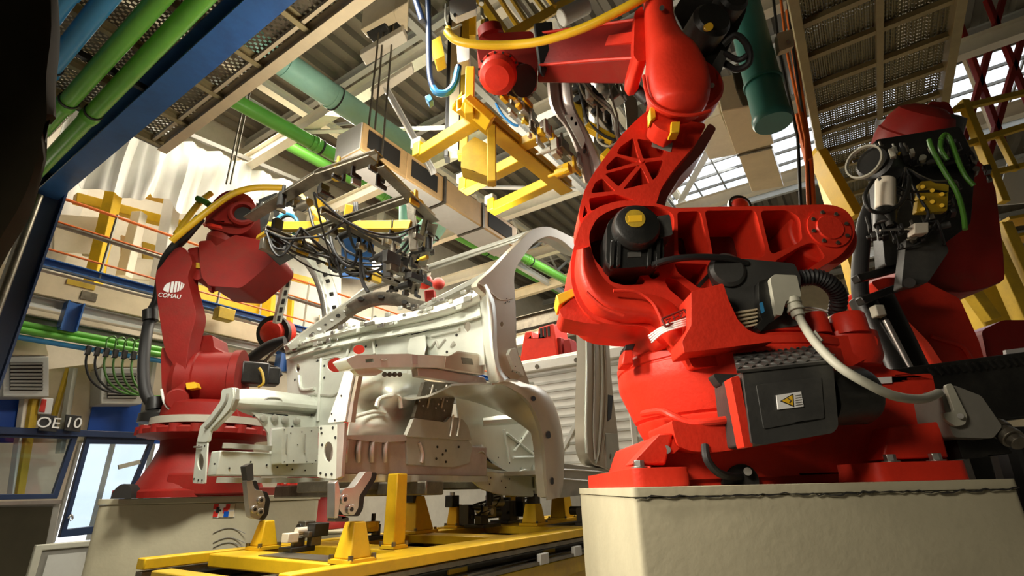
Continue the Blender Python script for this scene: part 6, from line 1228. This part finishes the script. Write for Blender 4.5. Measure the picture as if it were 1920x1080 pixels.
# red trusses and yellow railing
RT = thing('red_lattice', 'dark red lattice bracing against the bright roof glazing', 'bracing', D(1840, 250, 5.5))
for p, q in (((1880, 0), (1800, 290)), ((1920, 60), (1850, 300)), ((1790, 20), (1880, 270)), ((1850, 0), (1940, 220)), ((1770, 170), (1790, 20))): obj('lattice_bar', MB().bar(D(*p, 5.5), D(*q, 5.5), .07, .07), RED2, RT, bev=.005)
for p, q in (((1790, 60), (1870, 260)), ((1860, 30), (1930, 190))): obj('pale_bar', MB().bar(D(*p, 5.9), D(*q, 5.9), .06, .06), BEIGE, RT)
YR = thing('yellow_railing', 'yellow tubular railing frame right of the dark red robot', 'railing', D(1860, 330, 4.2))
for p, q, w_ in (((1790, 205), (1960, 165), .06), ((1788, 278), (1960, 225), .06), ((1840, 330), (1960, 300), .05), ((1806, 190), (1882, 380), .075), ((1870, 250), (1905, 320), .05), ((1850, 440), (1940, 640), .12), ((1880, 420), (1960, 600), .1), ((1820, 545), (1860, 600), .1)): obj('railing_bar', MB().bar(D(*p, 4.2), D(*q, 4.2), w_, w_), YEL2, YR, bev=.006)
bx_ = tag(obj('yellow_machine', MB().plate(pd([(1820, 545), (1880, 520), (1930, 600), (1860, 640)], 4.8), [], Y*.3), YEL2, bev=.02), 'yellow boxed machine low behind the dark red robot', 'machine')
for k in range(8):
    y_ = 420 + k*34; tag(obj('yellow_shelf', MB().bar(D(1872, y_, 4.6), D(1990, y_ - 20, 4.6), .25, .03), YEL2), 'yellow shelf bar ' + ('topmost', 'second from top', 'third from top', 'fourth from top', 'fifth from top', 'sixth from top', 'second from bottom', 'lowest')[k] + ' at the right edge behind the dark red robot', 'shelf', 'yellow shelf bars') if k < 4 else None
tag(obj('white_sheet', MB().plate(pd([(1890, 305), (1930, 290), (1930, 380), (1866, 385)], 5.2), [], Y*.02), WHT), 'white torn sheet hanging at the right edge', 'sheet')
# dark red robot on the right
YR_ = 2.75
R2 = thing('industrial_robot', 'shadowed dark red robot on the right with black gripper and green hoses', 'robot', D(1790, 690, YR_))
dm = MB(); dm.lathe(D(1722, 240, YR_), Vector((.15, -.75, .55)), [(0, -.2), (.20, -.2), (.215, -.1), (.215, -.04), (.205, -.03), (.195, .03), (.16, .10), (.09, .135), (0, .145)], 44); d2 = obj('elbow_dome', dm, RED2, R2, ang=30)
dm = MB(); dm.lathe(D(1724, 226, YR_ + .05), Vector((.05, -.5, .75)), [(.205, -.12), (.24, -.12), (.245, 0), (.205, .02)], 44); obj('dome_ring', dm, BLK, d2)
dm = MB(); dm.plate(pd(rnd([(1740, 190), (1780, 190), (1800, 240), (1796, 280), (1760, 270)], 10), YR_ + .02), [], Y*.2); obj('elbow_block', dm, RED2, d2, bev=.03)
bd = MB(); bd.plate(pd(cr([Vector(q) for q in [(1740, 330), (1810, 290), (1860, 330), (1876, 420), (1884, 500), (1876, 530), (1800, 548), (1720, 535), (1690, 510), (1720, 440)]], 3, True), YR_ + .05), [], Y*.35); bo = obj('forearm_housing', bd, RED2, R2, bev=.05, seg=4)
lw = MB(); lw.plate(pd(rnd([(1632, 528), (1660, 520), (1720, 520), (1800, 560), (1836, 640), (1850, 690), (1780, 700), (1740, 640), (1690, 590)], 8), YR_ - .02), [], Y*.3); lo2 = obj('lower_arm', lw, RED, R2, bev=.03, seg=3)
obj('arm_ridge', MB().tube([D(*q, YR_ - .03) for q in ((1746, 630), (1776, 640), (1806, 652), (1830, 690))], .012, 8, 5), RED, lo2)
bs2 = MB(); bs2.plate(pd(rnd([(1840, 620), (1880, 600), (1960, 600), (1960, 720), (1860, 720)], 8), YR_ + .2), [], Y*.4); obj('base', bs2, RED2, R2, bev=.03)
obj('base_column', MB().box((3.2, 3.25, .62), .8, .7, 1.24), CONC, R2, bev=.02)
obj('white_tag', MB().plate(pd([(1886, 656), (1935, 650), (1935, 662), (1888, 668)], YR_ + .08), [], Y*.02), WHT, R2)
cyl_ = MB(); cyl_.cyl(D(1616, 560, YR_ - .15), D(1690, 720, YR_ - .2), .065, n=24); cl_ = obj('balance_cylinder', cyl_, BLK, R2, bev=.006)
obj('piston_rod', MB().cyl(D(1660, 600, YR_ - .25), D(1712, 700, YR_ - .25), .015), STEEL, cl_); obj('cylinder_cap', MB().box(D(1646, 584, YR_ - .26), .05, .05, .06), LTAN, cl_, bev=.006)
obj('second_cylinder', MB().cyl(D(1650, 560, YR_ - .1), D(1726, 720, YR_ - .1), .07, n=24), BLK, cl_)
for p, q in (((1604, 524), (1700, 498)), ((1612, 566), (1720, 526))): obj('mount_bar', MB().bar(D(*p, YR_ - .25), D(*q, YR_ - .2), .05, .04), BLK, cl_, bev=.005)
h = MB(); h.tube([D(*q, YR_ - .1) for q in ((1640, 370), (1622, 420), (1614, 480), (1612, 540), (1620, 580))], .042, 12, 6); obj('sheathed_hose', h, BLKM, R2)
G4 = thing('gripper_frame', 'dark cluttered gripper with pale cylinder and yellow plate on the right hand robot', 'gripper', D(1720, 350, YR_ - .3))
gy = YR_ - .42
obj('carrier_plate', MB().plate(pd(rnd([(1640, 262), (1800, 236), (1830, 300), (1820, 420), (1740, 480), (1660, 500), (1650, 380)], 8), gy + .14), [], Y*.08), BLK, G4, bev=.01)
obj('carrier_plate', MB().plate(pd(rnd([(1700, 446), (1760, 430), (1780, 470), (1740, 530), (1690, 540)], 6), gy + .05), [], Y*.06), DGREY, G4, bev=.008); obj('plate_bore', MB().cyl(D(1705, 530, gy + .05), D(1705, 530, gy + .03), .025), BLK, G4)
rh = MB(); rh.lathe(D(1640, 305, gy + .02), Vector((-.8, -.45, .1)), [(0, -.12), (.085, -.12), (.095, -.02), (.095, .0), (.075, .01), (.075, .03), (0, .03)], 30); ro = obj('round_head', rh, BLK, G4)
obj('head_ring', MB().lathe(D(1622, 305, gy - .02), Vector((-.8, -.45, .1)), [(.085, 0), (.094, 0), (.094, .02), (.085, .02)], 30), LTAN, ro)
pc_ = MB(); pc_.cyl(D(1660, 338, gy), D(1660, 392, gy), .046, n=24); pcy = obj('pale_cylinder', pc_, CREAM, G4, bev=.006); obj('cylinder_base', MB().cyl(D(1660, 394, gy), D(1660, 424, gy), .050, n=24), BLK, pcy, bev=.006)
obj('ring_hose', MB().tube([D(*q, gy - .05) for q in ((1636, 340), (1622, 366), (1630, 392), (1656, 398), (1690, 380), (1704, 350), (1704, 330))], .010, 8, 6), BLK, G4)
obj('yellow_plate', MB().plate(pd(rnd([(1726, 340), (1780, 336), (1776, 396), (1718, 398)], 4), gy - .04), [], Y*.03), YEL2, G4, bev=.004); obj('yellow_plate', MB().plate(pd(rnd([(1646, 292), (1690, 284), (1684, 296), (1664, 306)], 3), gy - .02), [], Y*.03), YEL, G4, bev=.004)
for k in range(7): obj('plate_bolt', MB().cyl(D(1730 + (k % 3)*18, 350 + k*7, gy - .04), D(1730 + (k % 3)*18, 350 + k*7, gy - .055), .010), YEL, G4)
obj('white_block', MB().plate(pd([(1714, 418), (1742, 416), (1742, 436), (1714, 438)], gy - .06), [], Y*.05), CREAM, G4, bev=.005); obj('steel_rod', MB().cyl(D(1650, 432, gy - .04), D(1716, 428, gy - .04), .006), STEEL, G4)
clutter(G4, [D(1640, 290, gy), D(1700, 300, gy), D(1790, 280, gy)], 34, 51, .04, [BLK, BLK, DGREY, DSTEEL, LTAN], .04)
clutter(G4, [D(1640, 430, gy + .02), D(1690, 450, gy), D(1760, 430, gy), D(1790, 350, gy)], 34, 52, .04, [BLK, BLK, DSTEEL, DGREY], .045)
clutter(G4, [D(1800, 300, gy + .1), D(1850, 330, gy + .2)], 14, 54, .05, [BLK, BLK, DGREY, DSTEEL], .05)
cables(G4, [D(1650, 340, gy - .02), D(1700, 320, gy - .02), D(1760, 420, gy - .02), D(1800, 350, gy - .02), D(1680, 440, gy)], 14, 53, [BLKM, BLKM, DSTEEL], (.004, .008), .12)
for k, pts in enumerate((((1742, 262), (1748, 280), (1770, 320), (1794, 360), (1806, 400), (1810, 430)), ((1764, 262), (1772, 252), (1782, 262), (1796, 300), (1810, 330), (1826, 348)), ((1764, 264), (1764, 280), (1776, 300)))): obj('green_hose', MB().tube([D(*q, gy - .06) for q in pts], .012, 10, 6), GREENC, G4)
# black tread-plate platform on the right
PF = thing('tread_platform', 'black tread plate platform in deep shade behind the big robot base', 'platform', D(1820, 720, 2.3))
obj('deck_edge', MB().plate(pd([(1640, 696), (1960, 654), (1960, 780), (1780, 800), (1746, 740), (1650, 716)], 2.2), [], Y*.28), BLK, PF, bev=.01)
for k in range(14): obj('tread_lug', MB().bar(D(1740 + k*14, 690 - k*1.7, 2.19), D(1752 + k*14, 704 - k*1.7, 2.19), .010, .010), BLK, PF)
obj('platform_leg', MB().box((2.1, 2.34, .6), .5, .25, 1.2), BLK, PF); obj('cable_bundle', MB().tube([D(*q, 2.1) for q in ((1880, 830), (1900, 900), (1930, 1000))], .05, 10, 5), BLKM, PF)
pk_ = struct('slatted_wall', MB().plate(pd([(1560, 590), (1760, 560), (1760, 720), (1560, 730)], 6.5), [], Y*.1), BEIGE)
for k in range(8): struct('wall_slat_trim', MB().bar(D(1560, 606 + k*14, 6.45), D(1740, 596 + k*14, 6.45), .03, .02), MGREY, pk_)
# ribbed panel, red machine and rail glimpsed through the cab door opening
FPN = thing('ribbed_panel', 'white ribbed panel seen through the cab door opening', 'panel', B(6.0, 2.9, 1.2))
obj('panel_sheet', MB().box(B(6.05, 2.75, 1.95), .04, 2.5, 1.5, UV), WHITE, FPN, bev=.01)
for k in range(11): obj('panel_rib', MB().bar(B(6.02, 1.55, 1.3 + k*.115), B(6.02, 3.95, 1.3 + k*.115), .012, .03), LGREY, FPN)
obj('top_rail', MB().bar(B(6.0, 1.2, 2.58), B(6.0, 4.0, 2.58), .10, .13), WHITE, FPN, bev=.01)
for v_ in (2.95, 3.55): obj('rail_bolt', MB().cyl(B(5.95, v_, 2.56), B(5.93, v_, 2.56), .03), DSTEEL, FPN)
obj('diagonal_stay', MB().bar(B(5.98, 2.9, 1.95), B(5.98, 3.35, 1.3), .04, .05), LGREY, FPN, bev=.004)
obj('edge_post', MB().bar(B(5.97, 2.28, 1.2), B(5.97, 2.28, 2.6), .05, .06), WHT, FPN, bev=.006)
RC = thing('red_machine', 'bright red machine housing standing on the rail seen behind the front pillar', 'machine', B(6.0, 3.4, 2.65))
rq = [(972, 690), (980, 640), (984, 622), (996, 620), (999, 634), (1007, 634), (1009, 614), (1038, 606), (1041, 632), (1046, 675)]
obj('housing', MB().plate(pf(rq, 6.1), [], U*.4), RED, RC, bev=.02)
for q in ([(1044, 632), (1052, 632), (1055, 668), (1046, 670)], [(1056, 636), (1068, 634), (1072, 664), (1058, 666)]): obj('side_box', MB().plate(pf(q, 6.15), [], U*.2), RED2, RC, bev=.015)
for k in range(3): obj('dark_slot', MB().plate(pf([(1012 + k*7, 616 - k*2), (1016 + k*7, 615 - k*2), (1017 + k*7, 632 - k), (1013 + k*7, 633 - k)], 6.09), [], U*.02), HOLE, RC)
rb4 = thing('industrial_robot', 'tiny red robot dome peeping over the lever of the big robot', 'robot', D(1385, 400, 5)); obj('dome', MB().ball(D(1386, 388, 5), .10, 14), RED, rb4); obj('dome_ring', MB().lathe(D(1386, 386, 5), (0, -1, .1), [(.10, -.02), (.125, -.02), (.125, .03), (.10, .03)], 28), BLK, rb4); obj('arm', MB().bar(D(1386, 396, 5.1), D(1386, 470, 5.1), .12, .12), RED2, rb4)
# steel seen through the door opening: trunk beams in the distance
struct('distant_beam', MB().ibeam(F(962, 612, 9), F(1110, 575, 9), .2, .3), DSTEEL); struct('distant_beam', MB().ibeam(F(962, 640, 10), F(1180, 590, 10), .2, .3), CREAM); struct('distant_beam', MB().ibeam(F(960, 555, 11), F(1100, 512, 11), .15, .25), BEIGE)
# ------------------------------------------------------------------ light and camera
sc = bpy.context.scene
wd = bpy.data.worlds.new('overcast_sky'); sc.world = wd; wd.use_nodes = True
bg = wd.node_tree.nodes['Background']; bg.inputs[0].default_value = (.88, .94, 1, 1); bg.inputs[1].default_value = 1.6
def lamp(name, loc, target, w_, h_, power, col=(1, .90, .74), spread=180):
    l = bpy.data.lights.new(name, 'AREA'); l.shape = 'RECTANGLE'; l.size = w_; l.size_y = h_; l.energy = power; l.color = col; l.spread = math.radians(spread)
    o = bpy.data.objects.new(name, l); COL.objects.link(o); o.location = loc
    o.rotation_euler = (Vector(target) - Vector(loc)).to_track_quat('-Z', 'Y').to_euler(); return o
# unseen area lights of the hall: general bay lighting plus added fills
lamp('hall_fill_light', (-2.0, 1.45, 2.35), (.5, 1.85, 1.5), .6, .6, 46, (1, .90, .74), spread=110)  # low side key added out of view to light the turret's left
lamp('hall_fill_light', (-.9, -.1, 2.2), (.45, 1.75, 1.2), .5, .5, 11, (1, .89, .72), spread=100)  # small front key added beside the camera for the pedestal face
lamp('hall_fill_light', B(1.0, 2.1, 3.9), B(2.3, 2.9, 1.2), 1.0, .8, 115, (1, .95, .82), spread=125)  # added above the line to brighten the van body
lamp('hall_fill_light', (-3.4, 2.3, 3.4), (-2.6, 4.3, .9), .6, .6, 9, spread=100)  # added at the left to brighten the far robot's pedestal
lamp('hall_fill_light', B(4.4, 5.4, 5.9), B(3.0, 4.0, 1.4), 2, 1.4, 300)
lamp('hall_fill_light', B(3.0, 7.2, 6.6), B(3.6, 8.4, 3.0), 4, .8, 120)
lamp('hall_fill_light', B(8, 6.2, 5.5), B(9, 7.4, 2.5), 5, 1.5, 300)
lamp('hall_fill_light', B(7, 2.6, 5.0), B(8, 2.6, 1), 3, 2, 300)
lamp('up_fill', B(.4, 4.2, 5.3), B(.6, 4.4, 9), 1.5, 2, 34, (1, .94, .84))  # no real lamp: added so the roof shows bright through the grating
lamp('up_fill', B(6, 3.0, 5.2), B(7, 3.2, 9), 3, 2, 45, (1, .94, .84))  # no real lamp: added fill in place of light bounced off the floor
lamp('up_fill', B(2.2, 2.3, 2.75), B(2.9, 3.2, 6), 1.2, .3, 30, (1, .92, .78), spread=150)  # no real lamp: added fill for the box duct underside and teal duct
lamp('hall_fill_light', B(11.5, 0, 7.6), B(9, 2, 1), 2.4, 6, 420, (.9, .95, 1))
lamp('hall_fill_light', B(2.2, 9.0, 2.6), B(2.2, 7.0, 1.6), 3, .6, 45)
cam = bpy.data.cameras.new('camera'); co = bpy.data.objects.new('camera', cam); COL.objects.link(co); sc.camera = co
cam.sensor_width = 36; cam.lens = 18; cam.clip_start = .05; cam.clip_end = 200
r_ = X*CR - UPV*SR; u_ = X*SR + UPV*CR
co.matrix_world = Matrix(((r_.x, u_.x, -FW.x, CAM.x), (r_.y, u_.y, -FW.y, CAM.y), (r_.z, u_.z, -FW.z, CAM.z), (0, 0, 0, 1)))
vs = sc.view_settings; vs.view_transform = 'Standard'; vs.look = 'None'; vs.gamma = 1; vs.exposure = -.05; vs.use_curve_mapping = False
cy = sc.cycles; cy.max_bounces = 6; cy.diffuse_bounces = 3; cy.glossy_bounces = 3; cy.transparent_max_bounces = 12; cy.caustics_reflective = False; cy.caustics_refractive = False; cy.sample_clamp_indirect = 6
try: cy.use_denoising = True
except Exception: pass
